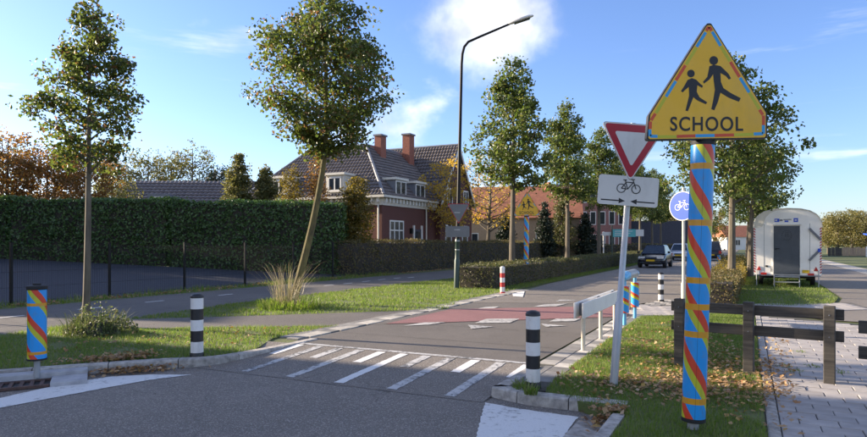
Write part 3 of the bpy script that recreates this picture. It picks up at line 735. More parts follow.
# signs
def flat(poly, y, th): return MB().prism(poly, (0, y, 0), (1, 0, 0), (0, 0, 1), (0, 1, 0), 0, th)
def rounded(poly, r, n=4):
    out = []
    for i, p in enumerate(poly):
        a, b, c = Vector(poly[i - 1]), Vector(p), Vector(poly[(i + 1) % len(poly)])
        u, v = (a - b).normalized(), (c - b).normalized(); ang = u.angle(v); d = r / math.tan(ang / 2)
        p0, p1 = b + u * d, b + v * d; ctr = b + (u + v).normalized() * (r / math.sin(ang / 2))
        a0 = math.atan2(*(p0 - ctr).yx); a1 = math.atan2(*(p1 - ctr).yx)
        da = (a1 - a0 + math.pi) % (2 * math.pi) - math.pi
        out += [(ctr.x + r * math.cos(a0 + da * k / n), ctr.y + r * math.sin(a0 + da * k / n)) for k in range(n + 1)]
    return out
def stroke(pts, w):
    pts = [Vector(p) for p in pts]; L, Rr = [], []
    if not hasattr(w, '__len__'): w = [w] * len(pts)
    for i, p in enumerate(pts):
        t_ = (pts[min(i + 1, len(pts) - 1)] - pts[max(i - 1, 0)]).normalized(); q = Vector((-t_.y, t_.x)) * w[i] / 2
        L.append(tuple(p + q)); Rr.append(tuple(p - q))
    return L + Rr[::-1]
def disc(c, r, n=20): return [(c[0] + r * math.cos(2 * math.pi * k / n), c[1] + r * math.sin(2 * math.pi * k / n)) for k in range(n)]
def text_obj(body, size, parent, mat, loc, ext=.0012, bold=.006, name='lettering', spacing=1.05):
    cu = bpy.data.curves.new(name, 'FONT'); cu.body = body; cu.size = size; cu.align_x = 'CENTER'; cu.extrude = ext; cu.offset = bold; cu.space_character = spacing
    ob = bpy.data.objects.new('tmp', cu); COL.objects.link(ob); bpy.context.view_layer.update()
    me = bpy.data.meshes.new_from_object(ob.evaluated_get(bpy.context.evaluated_depsgraph_get()))
    bpy.data.objects.remove(ob); me.name = name; me.materials.clear(); me.materials.append(MATS[mat])
    o = bpy.data.objects.new(name, me); link(o, parent); o.location = loc; o.rotation_euler = (math.pi / 2, 0, 0); return o
def school_sign(label, loc, lean, pole_top, smat, sleeve0, rs, rz, scale=1.0):
    t = thing('school_sign', label, 'school sign', loc); t.rotation_euler = (0, lean, rz)
    MB().lathe([(.047, -.1), (.047, sleeve0 + .03)], 18).build('pole', MATS['concrete'], t)
    MB().lathe([(rs, 0), (rs, pole_top - sleeve0)], 36).build('sleeve', smat, t, loc=(0, 0, sleeve0))
    MB().lathe([(rs * .97, -.035), (rs * 1.03, -.03), (rs * 1.03, 0)], 30).build('collar', MATS['dark_rubber'], t, loc=(0, 0, sleeve0))
    MB().lathe([(rs * .99, 0), (rs * .99, .045)], 30).build('cap', MATS['dark_rubber'], t, loc=(0, 0, pole_top))
    zb = pole_top + .03; yb = -.10
    # zoom pixels of the sign -> panel metres
    K = 1.012 / 394.; q = lambda x, y: ((x - 222) * K, (412 - y) * K)
    outer = [q(19, 412), q(417, 406), q(417, 322), q(232, 26), q(219, 26), q(26, 330)]
    pan = rounded(outer, .018)
    panel = flat(pan, yb, .055).build('sign_box', MATS['sign_black'], t, loc=(0, 0, zb))
    cx, cy = .0, .36
    inn = [(cx + (a - cx) * .972, cy + (b - cy) * .972) for a, b in pan]
    face = flat(inn, yb - .003, .003).build('sign_face', MATS['sign_yellow'], t, loc=(0, 0, zb))
    fy = yb - .0036
    # edge tape in four colours
    B_ = [q(26, 402), q(408, 396), q(410, 318), q(226, 36), q(36, 330)]
    segs = [((30, 376), (30, 398), 'blue'), ((30, 398), (55, 399), 'blue'), ((55, 400), (118, 400), 'green'), ((118, 399), (180, 397), 'red'), ((180, 397), (243, 396), 'blue'),
            ((243, 396), (307, 394), 'red'), ((307, 394), (372, 392), 'green'), ((372, 391), (403, 390), 'blue'), ((404, 390), (404, 362), 'blue'), ((404, 362), (404, 330), 'red'),
            ((402, 328), (391, 311), 'red'), ((391, 309), (357, 254), 'green'), ((357, 254), (327, 206), 'blue'), ((325, 203), (295, 154), 'red'), ((294, 152), (264, 103), 'green'),
            ((263, 101), (235, 54), 'blue'), ((233, 51), (226, 38), 'red'), ((224, 38), (216, 51), 'red'), ((214, 56), (184, 104), 'blue'), ((183, 107), (149, 162), 'green'),
            ((147, 165), (116, 214), 'red'), ((115, 217), (83, 268), 'blue'), ((82, 270), (50, 322), 'green'), ((48, 324), (34, 346), 'red'), ((32, 350), (31, 374), 'red')]
    for a, b, c in segs: flat(stroke([q(*a), q(*b)], .026), fy, .0006).build('edge_tape', MATS['band_' + c], face, loc=None)
    fl = [0]
    def ink(poly):
        fl[0] += 1; return flat([q(*p) for p in poly], fy - .0005 - .0002 * fl[0], .0012)
    def child(parts, nm):
        m = MB()
        for p in parts: mm = ink(p); m.add(mm.v, mm.f)
        m.build(nm, MATS['sign_black'], face, smooth=False)
    child([disc((240, 149), 14.5), [(226, 168), (240, 163), (262, 167), (274, 178), (289, 193), (297, 208), (290, 212), (280, 200), (262, 190), (264, 220), (272, 240), (298, 257), (329, 273), (323, 285), (290, 272), (262, 255), (254, 285), (242, 313), (232, 309), (238, 282), (244, 245), (240, 215), (238, 194), (226, 212), (208, 225), (205, 219), (219, 203)]], 'child_figure')
    child([disc((165, 192), 12.5), [(154, 213), (168, 207), (182, 212), (196, 226), (205, 233), (201, 239), (186, 230), (184, 252), (193, 270), (219, 287), (214, 293), (187, 281), (173, 270), (166, 288), (155, 316), (147, 314), (153, 290), (159, 265), (158, 236), (148, 244), (138, 254), (132, 250), (143, 233)]], 'child_figure')
    panel.rotation_euler = face.rotation_euler = (0, -lean, 0)
    tx = text_obj('SCHOOL', .158, face, 'sign_black', (q(216, 376)[0], fy - .001, q(222, 380)[1]), spacing=1.13, bold=.0022); tx.scale = (.90, 1.06, 1)
    # bracket behind
    MB().box(-.11, .11, yb + .055, -rs + .045, .05, .09).build('bracket', MATS['galv'], t, loc=(0, 0, zb))
    return t
smb = stripes('stripe_sign', .49, 2, [2.157 - .0, 1.673, 1.18, .955, .72, .15], .026, .62)
school_sign('large yellow school warning triangle on a thick striped pole beside the wooden rail fence', G(693, 428.5), math.radians(2.0), 2.44, smb, .10, .097, 0)
smf = stripes('stripe_far', .49, 2, [2.0, 1.4, .8, .3], .026, .2)
far = school_sign('yellow school warning triangle on a striped pole behind the low clipped hedge', RN(526, -8.2), math.radians(.5), 2.68, smf, .10, .10, .05)

def bike(scale, ox, oz, y, w=.010):
    m = MB(); k = [0]
    def a(poly):
        k[0] += 1; mm = flat([(ox + x * scale, oz + z * scale) for x, z in poly], y - .0001 * k[0], .001); m.add(mm.v, mm.f)
    for cx in (-.52, .52):
        for i in range(16):
            t0, t1 = 2 * math.pi * i / 16, 2 * math.pi * (i + 1.06) / 16
            a([(cx + .33 * math.cos(t0), .33 + .33 * math.sin(t0)), (cx + .33 * math.cos(t1), .33 + .33 * math.sin(t1)), (cx + .27 * math.cos(t1), .33 + .27 * math.sin(t1)), (cx + .27 * math.cos(t0), .33 + .27 * math.sin(t0))])
    for p in ([(-.52, .33), (-.08, .30)], [(-.08, .30), (.30, .78)], [(.30, .78), (-.24, .78)], [(-.08, .30), (-.28, .92)], [(-.52, .33), (-.22, .74)], [(.52, .33), (.26, .98)], [(-.42, .93), (-.16, .93)], [(.12, 1.0), (.40, 1.0)]):
        a(stroke(p, .06))
    return m
# give-way sign with the two-way bicycle plate
yp = G(613.5, 385.5)
ys = thing('give_way_sign', 'red and white give-way triangle over a white two-way bicycle plate on a leaning grey pole', 'road sign', yp)
ys.rotation_euler = (0, math.radians(4.3), 0)
MB().tube([(0, 0, -.1), (0, 0, .93), (0, 0, .95), (0, 0, 2.05), (0, 0, 2.95)], [.046, .046, .034, .034, .033], 16).build('pole', MATS['galv'], ys)
sg = bpy.data.objects.new('sign_group', None)
T_ = 7.1 / FPX
def tri(s, zc=0): return [(-.335 * s, .22 * s + zc), (.0, -.385 * s + zc), (.335 * s, .22 * s + zc)]
zc = 2.70
back = flat(rounded(tri(1.085, 0), .028), -.06, .018).build('sign_panel', MATS['sign_back'], ys, loc=(-.005, 0, zc))
for nm, sc_, mt, yy in (('sign_rim', 1.07, 'sign_white', -.0625), ('red_border', 1.01, 'sign_red', -.0632), ('white_centre', .64, 'sign_white', -.0639)):
    flat(rounded(tri(sc_, 0), .026 * sc_), yy, .002).build(nm, MATS[mt], ys, loc=(-.005, 0, zc))
pl = flat(rounded([(-.335, -.165), (.335, -.165), (.335, .165), (-.335, .165)], .03), -.06, .014).build('bicycle_plate', MATS['sign_white'], ys, loc=(-.015, 0, 2.185))
bike(.158, .0, -.028, -.0608).build('bicycle_symbol', MATS['sign_black'], pl, smooth=False)
for sx in (-1, 1):
    m = flat([(sx * .30, -.122), (sx * .30, -.108), (sx * .10, -.108), (sx * .10, -.085), (sx * .03, -.115), (sx * .10, -.145), (sx * .10, -.122)], -.0612, .001)
    m.build('arrow', MATS['sign_black'], pl, smooth=False)
for z_ in (2.13, 2.28, 2.72): MB().box(-.06, .06, -.046, -.02, z_ - .015, z_ + .015).build('clamp', MATS['galv'], ys)
# blue cycle path sign
bp = P(682.5, 330, 11.6); bp = (bp[0] + .02, 11.6, 0)
bs_ = thing('cycle_path_sign', 'round blue cycle path sign with white bicycle on a slim pale pole', 'road sign', bp, -.95)
MB().tube([(0, 0, -.1), (0, 0, .85), (0, 0, .9), (0, 0, 2.62)], [.042, .042, .026, .026], 14).build('pole', MATS['cream_post'], bs_)
dsc = MB().prism(disc((0, 0), .27, 40), (0, -.03, 2.28), (1, 0, 0), (0, 0, 1), (0, 1, 0), -.012, 0).build('sign_disc', MATS['sign_white'], bs_)
MB().prism(disc((0, 0), .256, 40), (0, -.0425, 2.28), (1, 0, 0), (0, 0, 1), (0, 1, 0), -.001, 0).build('blue_face', MATS['sign_blue'], dsc)
bike(.18, 0, 2.20, -.0445).build('bicycle_symbol', MATS['sign_white'], dsc, smooth=False)

# white-board barrier
b0 = SN(*G(583, 350)[:2]); b1 = SN(*G(602.5, 338.8)[:2])
br = thing('board_barrier', 'low barrier of a white board on cream posts beside the tile strip', 'barrier', R(b0[0], -2.2), ROT)
LB = 2.95
for k, yy in enumerate((0, b1[0] - b0[0], 2 * (b1[0] - b0[0]))):
    MB().tube([(0, yy, -.1), (0, yy, .60)], .032, 12).build('post', MATS['cream_post'], br)
    c_ = MB(); c_.box(-.045, .045, yy - .05, yy + .05, .52, .71); c_.build('clamp', MATS['lead'], br, bevel=.012)
MB().box(-.075, -.047, -.28, LB - .28, .50, .725).build('board', MATS['white_paint'], br, bevel=.005)
MB().box(.047, .075, -.28, LB - .28, .50, .725).build('board', MATS['white_paint'], br, bevel=.005)
# blue tube barrier with striped sleeves
qa, qb = SN(*G(625.5, 325)[:2]), SN(*G(634.3, 318)[:2])
bb = thing('striped_barrier', 'blue tube barrier with two sleeves in rainbow stripes at the end of the tile strip', 'barrier', R(qa[0], -2.15), ROT)
ln_ = (qb[0] - qa[0])
msm = stripes('stripe_barrier', .26, 1, [], .01, .1)
for yy in (0, ln_):
    MB().tube([(0, yy, -.05), (0, yy, .86)], .035, 12).build('post', MATS['pipe_blue'], bb)
    MB().lathe([(.083, 0), (.083, .52)], 24).build('sleeve', msm, bb, loc=(0, yy, .24))
m = MB(); m.tube([(0, -.10, .90), (0, -.02, .945), (0, .1, .955), (0, ln_ - .1, .955), (0, ln_ + .05, .945), (0, ln_ + .12, .90)], [.05, .085, .09, .09, .085, .05], 16)
m.build('rail', MATS['pipe_blue'], bb)
m = MB(); m.tube([(.0, .25, .957), (0, ln_ - .1, .957)], .0925, 18); m.build('rail_cover', MATS['galv'], bb)

# wooden rail fence across the footway
posts = [(679.5, 366.5), (750, 372.5), (829.5, 382.5)]
pw = [Vector(G(*p)) for p in posts]
def rail_fence(label, pts, ext0, ext1, Hs=.86, group='dark wooden rail fences on the footway'):
    dirv = (pts[-1] - pts[0]).normalized(); rz = math.atan2(dirv.y, dirv.x); L = (pts[-1] - pts[0]).length
    t = thing('rail_fence', label, 'fence', pts[0], rz, group)
    for p in pts:
        d = (p - pts[0]).dot(dirv); MB().box(d - .058, d + .058, -.055, .055, -.2, Hs + .02).build('post', MATS['wood_dark'], t, bevel=.008)
    for z_ in (.775, .525):
        MB().box(-ext0, L + ext1, .057, .105, z_ - .062, z_ + .062).build('rail', MATS['wood_dark'], t, bevel=.006)
    for p in pts:
        d = (p - pts[0]).dot(dirv)
        for z_ in (.775, .525): MB().lathe([(.008, 0), (.006, .004)], 8).build('bolt', MATS['lead'], t).matrix_local = Matrix.Translation((d, -.055, z_)) @ Matrix.Rotation(math.pi / 2, 4, 'X')
    return t
rail_fence('dark wooden two-rail fence on three posts behind the striped school sign pole', pw, .12, .14)
d2 = (pw[2] - pw[0]).normalized(); e0 = Vector((4.14, 6.14, 0)) + d2 * .28
rail_fence('end of a second dark wooden rail fence across the gap in the footway', [e0, e0 + d2 * .9], .28, .3)

# black wire mesh fence
wf = thing('wire_fence', 'black welded mesh fence along the cycle path in front of the dark gravel lot', 'fence', R(8, -16.9), ROT)
sx0 = [SN(*RN(px, -16.9)[:2])[0] - 8 for px in (11, 109.5, 184.5, 245)]
pp = [sx0[0] - 5.6, sx0[0] - 2.8] + sx0 + [sx0[3] + 2.8, sx0[3] + 5.6]
for y_ in pp:
    MB().box(-.03, .03, y_ - .03, y_ + .03, -.2, 1.60).build('post', MATS['black_metal'], wf)
    MB().box(-.034, .034, y_ - .034, y_ + .034, 1.60, 1.62).build('post_cap', MATS['black_metal'], wf)
for a, b in zip(pp, pp[1:]):
    m = MB()
    n = int((b - a - .08) / .055)
    for k in range(n):
        y_ = a + .05 + k * .055; m.box(-.002, .002, y_ - .002, y_ + .002, .05, 1.52)
    for z_ in (.08, .45, .85, 1.25, 1.48): m.box(-.006, .006, a + .03, b - .03, z_ - .003, z_ + .003)
    m.build('mesh_panel', MATS['black_metal'], wf, smooth=False)
# storm drain
dr = thing('storm_drain', 'rusty storm drain grate in a concrete surround by the striped post', 'drain', G(24, 386, LOW), math.radians(28))
MB().box(-.30, .26, -.20, -.02 + .18, -.02, .012).build('frame_base', MATS['dark_rubber'], dr)
for k in range(5): MB().box(-.235 + k * .105 - .022, -.235 + k * .105 + .022, -.17, .14, .012, .035).build('bar', MATS['iron_brown'], dr, bevel=.005)
for y0, y1 in ((-.215, -.165), (.135, .19)): MB().box(-.31, .27, y0, y1, .0, .036).build('frame', MATS['iron_brown'], dr, bevel=.005)
MB().box(.275, .66, -.21, .20, -.03, .055).build('surround', MATS['concrete'], dr, bevel=.01)
MB().box(-.75, -.315, -.21, .20, -.03, .045).build('surround', MATS['concrete'], dr, bevel=.01)
MB().box(-.75, .66, .205, .42, -.03, .10).build('kerb_block', MATS['concrete'], dr, bevel=.01)

# street lamp with sign backs
lb = G(456.5, 288.5)
la = thing('street_lamp', 'tall slim street lamp with bent arm, dark green at its foot, beside the low hedge', 'street lamp', lb)
la.rotation_euler = (0, math.radians(1.3), 0)
u_ = 22.4 / FPX
MB().lathe([(.095, -.1), (.095, 1.0), (.08, 1.05), (.08, 1.62), (.085, 1.63), (.085, 1.72), (.07, 1.75)], 20).build('foot_section', MATS['green_metal'], la)
MB().tube([(0, 0, 1.7), (0, 0, 2.6), (0, 0, 5), (0, 0, 7.9), (.02, 0, 8.25), (.08, 0, 8.5), (.22, 0, 8.68), (.6, 0, 8.86), (1.66, 0, 9.34)], [.068, .064, .058, .05, .048, .046, .044, .042, .036], 14).build('pole', MATS['black_metal'], la)
m = MB(); M_ = Matrix.Translation((1.62, 0, 9.33)) @ Matrix.Rotation(math.radians(-20), 4, 'Y')
prof = [(0, .05, .045), (.12, .10, .075), (.45, .155, .10), (.75, .14, .085), (.92, .05, .04)]
vs = []
for x, w, h in prof:
    for k in range(12): a = 2 * math.pi * k / 12; vs.append(M_ @ Vector((x, w * math.cos(a), h * math.sin(a) * (1 if math.sin(a) > 0 else .45))))
m.add(vs, [(i * 12 + k, i * 12 + (k + 1) % 12, i * 12 + 12 + (k + 1) % 12, i * 12 + 12 + k) for i in range(4) for k in range(12)] + [tuple(range(12))[::-1], tuple(range(48, 60))])
lh = m.build('lamp_head', MATS['sign_white'], la)
MB().box(.2, .78, -.10, .10, -.058, -.046, M_).build('diffuser', MATS['glass'], lh)
for z_ in (1.66, 1.35): MB().lathe([(.088 if z_ > 1.5 else .083, 0), (.088 if z_ > 1.5 else .083, .03)], 18).build('ring', MATS['galv'], la, loc=(0, 0, z_))
ts = thing('sign_back', 'grey back of a give-way triangle and plate clamped to the street lamp', 'road sign', (lb[0], lb[1], 1.7))
flat(rounded(tri(1.18), .03), -.10, .012).build('triangle_rim', MATS['sign_red'], ts, loc=(.07, 0, 1.02))
flat(rounded(tri(1.08), .03), -.105, .004).build('triangle_back', MATS['sign_back'], ts, loc=(.07, 0, 1.02))
flat(rounded([(-.42, -.19), (.42, -.19), (.42, .19), (-.42, .19)], .03), -.105, .012).build('plate_back', MATS['sign_back'], ts, loc=(.03, 0, .30))
for z_ in (.95, .35): MB().box(-.08, .12, -.115, .0, z_, z_ + .03).build('clamp', MATS['galv'], ts)
# direction sign and small signs by the far car park
fs_ = thing('direction_sign', 'teal and white fingerpost board on green posts beyond the leaning give-way pole', 'sign', RN(612, -9.0))
Yf = RN(612, -9.0)[1]; k_ = Yf / FPX
MB().tube([(0, 0, -.1), (0, 0, 2.9)], .05, 10).build('post', MATS['green_metal'], fs_)
MB().box(.05, 1.75, -.03, .0, 2.05, 2.62).build('board', MATS['teal'], fs_, bevel=.01)
MB().box(1.76, 2.35, -.03, .0, 2.1, 2.6).build('end_panel', MATS['sign_white'], fs_, bevel=.01)
for z_ in (2.45, 2.3, 2.17): MB().box(.2, 1.5 - (2.45 - z_), -.034, -.031, z_, z_ + .045).build('text_line', MATS['sign_white'], fs_)
ps = thing('parking_sign', 'small white sign on a pale post by the hedge end near the teal board', 'sign', RN(603.5, -9.6))
MB().tube([(0, 0, -.1), (0, 0, 2.45)], .045, 10).build('post', MATS['sign_white'], ps)
MB().box(-.1, .75, -.05, .0, 2.15, 2.42).build('board', MATS['sign_white'], ps, bevel=.01)

# ------------------------------------------------------------------ vehicles
def car(label, loc, rz, body, L=4.3, Wd=1.78, H=1.46, name='parked_car', rear=False, hatch=True):
    t = thing(name, label, 'car', loc, rz); w = Wd / 2
    # y = -L/2 is the nose
    st = [(-.5, .72, .30, .60), (-.47, .90, .22, .70), (-.36, .985, .20, .80), (-.22, 1.0, .20, .93), (0, 1.0, .20, .96), (.25, 1.0, .20, .98), (.40, .985, .21, .98), (.475, .93, .24, .93), (.5, .80, .34, .80)]
    vs = []
    for y, k, zb, zt in st:
        ww = w * k
        vs += [(-ww * .82, y * L, zb), (-ww * .97, y * L, zb + .10), (-ww, y * L, (zb + zt) / 2), (-ww * .95, y * L, zt - .05), (-ww * .80, y * L, zt), (ww * .80, y * L, zt), (ww * .95, y * L, zt - .05), (ww, y * L, (zb + zt) / 2), (ww * .97, y * L, zb + .10), (ww * .82, y * L, zb)]
    m = MB(); n = 10
    m.add(vs, [(i * n + k, i * n + (k + 1) % n, i * n + n + (k + 1) % n, i * n + n + k) for i in range(len(st) - 1) for k in range(n)] + [tuple(range(n))[::-1], tuple(range(len(vs) - n, len(vs)))])
    bo = m.build('body', MATS[body], t, angle=60)
    sb = bo.modifiers.new('sub', 'SUBSURF'); sb.levels = sb.render_levels = 1
    base = [(-w * .86, -.27 * L), (w * .86, -.27 * L), (w * .88, .43 * L), (-w * .88, .43 * L)]
    top = [(-w * .66, -.06 * L), (w * .66, -.06 * L), (w * .66, .33 * L), (-w * .66, .33 * L)]
    z0, z1 = .90, H - .05
    vb = [(x, y, z0) for x, y in base] + [(x, y, z1) for x, y in top] + [(x * .85, y * .88 + .01 * L, H) for x, y in top]
    MB().add(vb, [(0, 1, 5, 4), (1, 2, 6, 5), (2, 3, 7, 6), (3, 0, 4, 7), (4, 5, 9, 8), (5, 6, 10, 9), (6, 7, 11, 10), (7, 4, 8, 11), (8, 9, 10, 11), (3, 2, 1, 0)]).build('cabin', MATS[body], t, angle=20)
    def pane(a, b, c, d, nm, ins=.07):
        P4 = [Vector(vb[i]) for i in (a, b, c, d)]; ctr = sum(P4, Vector()) / 4
        nn = (P4[1] - P4[0]).cross(P4[3] - P4[0]).normalized()
        if nn.dot(ctr - Vector((0, .1 * L, 1.1))) < 0: nn = -nn
        q = [p + (ctr - p) * ins for p in P4]
        MB().add([p + nn * .001 for p in q] + [p + nn * .008 for p in q], [(0, 1, 2, 3), (4, 5, 6, 7), (0, 1, 5, 4), (1, 2, 6, 5), (2, 3, 7, 6), (3, 0, 4, 7)]).build(nm, MATS['glass'], t, smooth=False)
    pane(0, 1, 5, 4, 'windscreen', .10); pane(1, 2, 6, 5, 'side_window', .16); pane(2, 3, 7, 6, 'rear_window', .14); pane(3, 0, 4, 7, 'side_window', .16)
    for sx in (-1, 1):
        for yy in (-.315 * L, .30 * L):
            Mx = Matrix.Translation((sx * (w - .115), yy, .315)) @ Matrix.Rotation(math.pi / 2 * sx, 4, 'Y')
            wh = MB().lathe([(.20, -.1), (.29, -.1), (.315, -.07), (.315, .08), (.29, .118), (.20, .118)], 22).build('wheel', MATS['dark_rubber'], t); wh.matrix_local = Mx
            MB().lathe([(.205, .05), (.205, .112), (.17, .122), (.05, .10), (.03, .118)], 18).build('rim', MATS['rim'], wh)
        MB().box(sx * (w + .0) - .0, sx * (w + .16), -.20 * L - .08, -.20 * L + .06, .93, 1.07).build('mirror', MATS[body], t, bevel=.03)
        Mh = Matrix.Translation((sx * w * .66, -.478 * L, .66)) @ Matrix.Rotation(math.radians(-16 * -sx), 4, 'Z')
        MB().box(-.21, .21, -.03, .09, -.07, .075, Mh).build('headlight', MATS['head_glass'], t, bevel=.03)
        MB().box(sx * w * .80 - .11, sx * w * .80 + .11, .462 * L, .494 * L, .66, .92).build('tail_light', MATS['lamp_red'], t, bevel=.02)
        MB().box(sx * w * .62 - .1, sx * w * .62 + .1, -.505 * L, -.47 * L, .30, .40).build('fog_lamp', MATS['glass'], t, bevel=.02)
    MB().box(-.34, .34, -.5 * L - .012, -.47 * L, .56, .66).build('grille', MATS['dark_rubber'], t, bevel=.02)
    MB().box(-.52, .52, -.5 * L - .008, -.47 * L, .27, .42).build('air_intake', MATS['dark_rubber'], t, bevel=.02)
    MB().box(-.26, .26, -.5 * L - .024, -.5 * L - .008, .44, .55).build('number_plate', MATS['plate_yellow'], t)
    MB().box(-.26, .26, .5 * L - .01, .5 * L + .012, .50, .61).build('number_plate', MATS['plate_yellow'], t)
    return t
c1_ = G(652.5, 268.3); car('black hatchback with yellow number plate driving up the street', (c1_[0] + .9, c1_[1] + 2.0, 0), ROT - .02, 'car_black', 4.3, 1.74, 1.47, 'black_car')
c2_ = G(679, 260.8); car('silver car following the black hatchback', (c2_[0] + .9, c2_[1] + 2.0, 0), ROT, 'car_silver', 4.2, 1.76, 1.55, 'silver_car')
c3_ = G(719, 261.2); car('dark car driving away behind the striped school sign pole', (c3_[0] + .3, c3_[1] + 2.0, 0), ROT + math.pi, 'car_dark', 4.3, 1.8, 1.75, 'dark_car')
sp_ = striped_post('striped_post', 'small distant post in rainbow stripes at the street edge near the dark car', G(719, 270.5), .12, .88, .10, .42, mat=sm)

# site caravan
cv = thing('site_caravan', 'white arched site caravan with dark grey door standing on the grass plot', 'caravan', (R(0, 0)[0], 0, 0), ROT)
cq = G(787, 287.0); cv.location = (cq[0], cq[1], 0); cv.rotation_euler = (0, 0, ROT - math.radians(1.5)); cv.scale = (.87, 1, 1)
kz = 23.2 / FPX; Wc = 1.235; CL = 5.2
arch = [(-Wc, .42), (-Wc, 2.15), (-Wc * .985, 2.33), (-Wc * .93, 2.50), (-Wc * .83, 2.63), (-Wc * .66, 2.745), (-Wc * .40, 2.82), (0, 2.85)]
arch = arch + [(-x, z) for x, z in arch[-2::-1]]
MB().prism(arch, (0, 0, 0), (1, 0, 0), (0, 0, 1), (0, 1, 0), 0, CL).build('body', MATS['van_white'], cv, angle=30)
rim_ = [(x * 1.012, z + .012 if z > 2.2 else z) for x, z in arch[1:-1]]; m = MB()
m.tube([(x, -.008, z) for x, z in rim_], .02, 6); m.build('roof_edge', MATS['trim'], cv)
cov = [(-Wc * 1.0, 2.16)] + [(x, z + .004) for x, z in arch[1:8]] + [(-.42, 2.78), (-.62, 2.70), (-.78, 2.55), (-.86, 2.34), (-.92, 2.2)]
MB().prism(cov, (0, 0, 0), (1, 0, 0), (0, 0, 1), (0, 1, 0), -.012, -.002).build('corner_panel', MATS['trim'], cv, smooth=False)
dr_ = MB().box(-.49, .46, -.045, -.005, .47, 2.22).build('door', MATS['van_door'], cv, bevel=.008)
for a in ((-.53, -.495), (.465, .50)): MB().box(a[0], a[1], -.03, -.003, .45, 2.24).build('door_frame', MATS['van_white'], cv)
MB().box(-.52, .52, -.05, -.003, 2.245, 2.275).build('drip_rail', MATS['trim'], cv)
MB().box(-.43, -.40, -.07, -.045, 1.34, 1.40).build('lock', MATS['black_metal'], dr_); MB().box(-.43, -.27, -.085, -.07, 1.385, 1.405).build('handle', MATS['black_metal'], dr_)
for k in range(14):
    a = math.radians(-60 + 300 * k / 13) - math.pi / 2 + math.radians(30); c_ = (-.01 + .17 * math.cos(a), 1.88 + .17 * math.sin(a))
    MB().prism([(c_[0] + .035 * math.cos(a + b_), c_[1] + .035 * math.sin(a + b_) * .8) for b_ in (0, 1.3, 3.1, 4.9)], (0, -.0465, 0), (1, 0, 0), (0, 0, 1), (0, 1, 0), 0, .001).build('emblem_leaf', MATS['door_mark'], dr_, smooth=False)
for x0, x1, z0, z1 in ((-.07, -.03, 1.82, 1.95), (.01, .05, 1.82, 1.95), (-.07, .05, 1.97, 2.0)): MB().box(x0, x1, -.0465, -.0455, z0, z1).build('emblem_bar', MATS['door_mark'], dr_, smooth=False)
for z_ in (.62, 1.0, 1.95): MB().box(.46, .485, -.055, -.03, z_, z_ + .09).build('hinge', MATS['sign_white'], dr_)
for (a, b) in (((.80, 2.12), (1.20, 1.72)), ((.80, .98), (1.14, 1.32))):
    m = MB(); m.prism(stroke([a, b], .085), (0, 0, 0), (1, 0, 0), (0, 0, 1), (0, 1, 0), -.05, -.003); m.build('strut', MATS['lead'], cv, smooth=False)
MB().box(1.10, 1.20, -.07, -.003, 1.28, 1.40).build('strut_lock', MATS['sign_blue'], cv)
for sx in (-1, 1):
    for k in range(17):
        z_ = .50 + k * .098
        MB().prism([(sx * 1.175, z_), (sx * 1.235, z_ + .045), (sx * 1.235, z_ + .095), (sx * 1.175, z_ + .05)], (0, 0, 0), (1, 0, 0), (0, 0, 1), (0, 1, 0), -.006, -.001).build('chevron', MATS['sign_red'], cv, smooth=False)
    MB().prism([(sx * 1.04 - .085, .60), (sx * 1.04 + .085, .60), (sx * 1.04, .75)], (0, 0, 0), (1, 0, 0), (0, 0, 1), (0, 1, 0), -.02, -.002).build('reflector', MATS['lamp_red'], cv)
    MB().box(sx * .86 - .11, sx * .86 + .11, -.04, -.003, .44, .51).build('tail_light', MATS['lamp_red'], cv)
    MB().tube([(sx * 1.13, -.03, -.03), (sx * 1.13, -.03, .60)], .02, 8).build('support_leg', MATS['galv'], cv)
    wh = MB().lathe([(.2, -.09), (.30, -.08), (.31, 0), (.30, .08), (.2, .09)], 20).build('wheel', MATS['dark_rubber'], cv); wh.matrix_local = Matrix.Translation((sx * .98, 1.1, .30)) @ Matrix.Rotation(math.pi / 2, 4, 'Y')
    wh = MB().lathe([(.2, -.09), (.30, -.08), (.31, 0), (.30, .08), (.2, .09)], 20).build('wheel', MATS['dark_rubber'], cv); wh.matrix_local = Matrix.Translation((sx * .98, 4.1, .30)) @ Matrix.Rotation(math.pi / 2, 4, 'Y')
for x_ in (-.85, .82): MB().box(x_ - .006, x_ + .006, -.004, -.001, .46, 2.30).build('panel_seam', MATS['lead'], cv, smooth=False)
MB().box(.55, .80, -.02, -.003, .52, .63).build('number_plate', MATS['plate_yellow'], cv, smooth=False)
MB().box(-1.2, 1.2, -.03, -.002, .40, .44).build('bumper_strip', MATS['lead'], cv, smooth=False)
MB().box(-1.0, 1.0, .3, CL - .3, .30, .42).build('chassis', MATS['dark_rubber'], cv)
for x in (-.47, .44): MB().tube([(x, -.04, -.03), (x, -.04, .45)], .022, 8).build('step_leg', MATS['galv'], cv); MB().tube([(x, -.32, -.03), (x, -.32, .22), (x, -.04, .42)], .018, 8).build('step_leg', MATS['galv'], cv)
for y_, z_ in ((-.30, .20), (-.14, .38)): MB().box(-.45, .42, y_ - .10, y_ + .10, z_ - .015, z_ + .015).build('step', MATS['galv'], cv)
MB().box(-.80, -.70, -.03, -.003, .72, .78).build('vent', MATS['dark_rubber'], cv); MB().box(-.60, -.57, -.02, -.003, .55, .68).build('inlet', MATS['lead'], cv)
for x0, x1, z0, z1, mt in ((-.46, -.28, 2.37, 2.49, 'sign_blue'), (-.27, -.16, 2.40, 2.46, 'lead'), (-.09, .05, 2.36, 2.42, 'sign_blue'), (-.13, .16, 2.44, 2.47, 'lead'), (.24, .40, 2.36, 2.50, 'sign_blue')):
    MB().box(x0, x1, -.009, -.002, z0, z1).build('sticker', MATS[mt], cv, smooth=False)
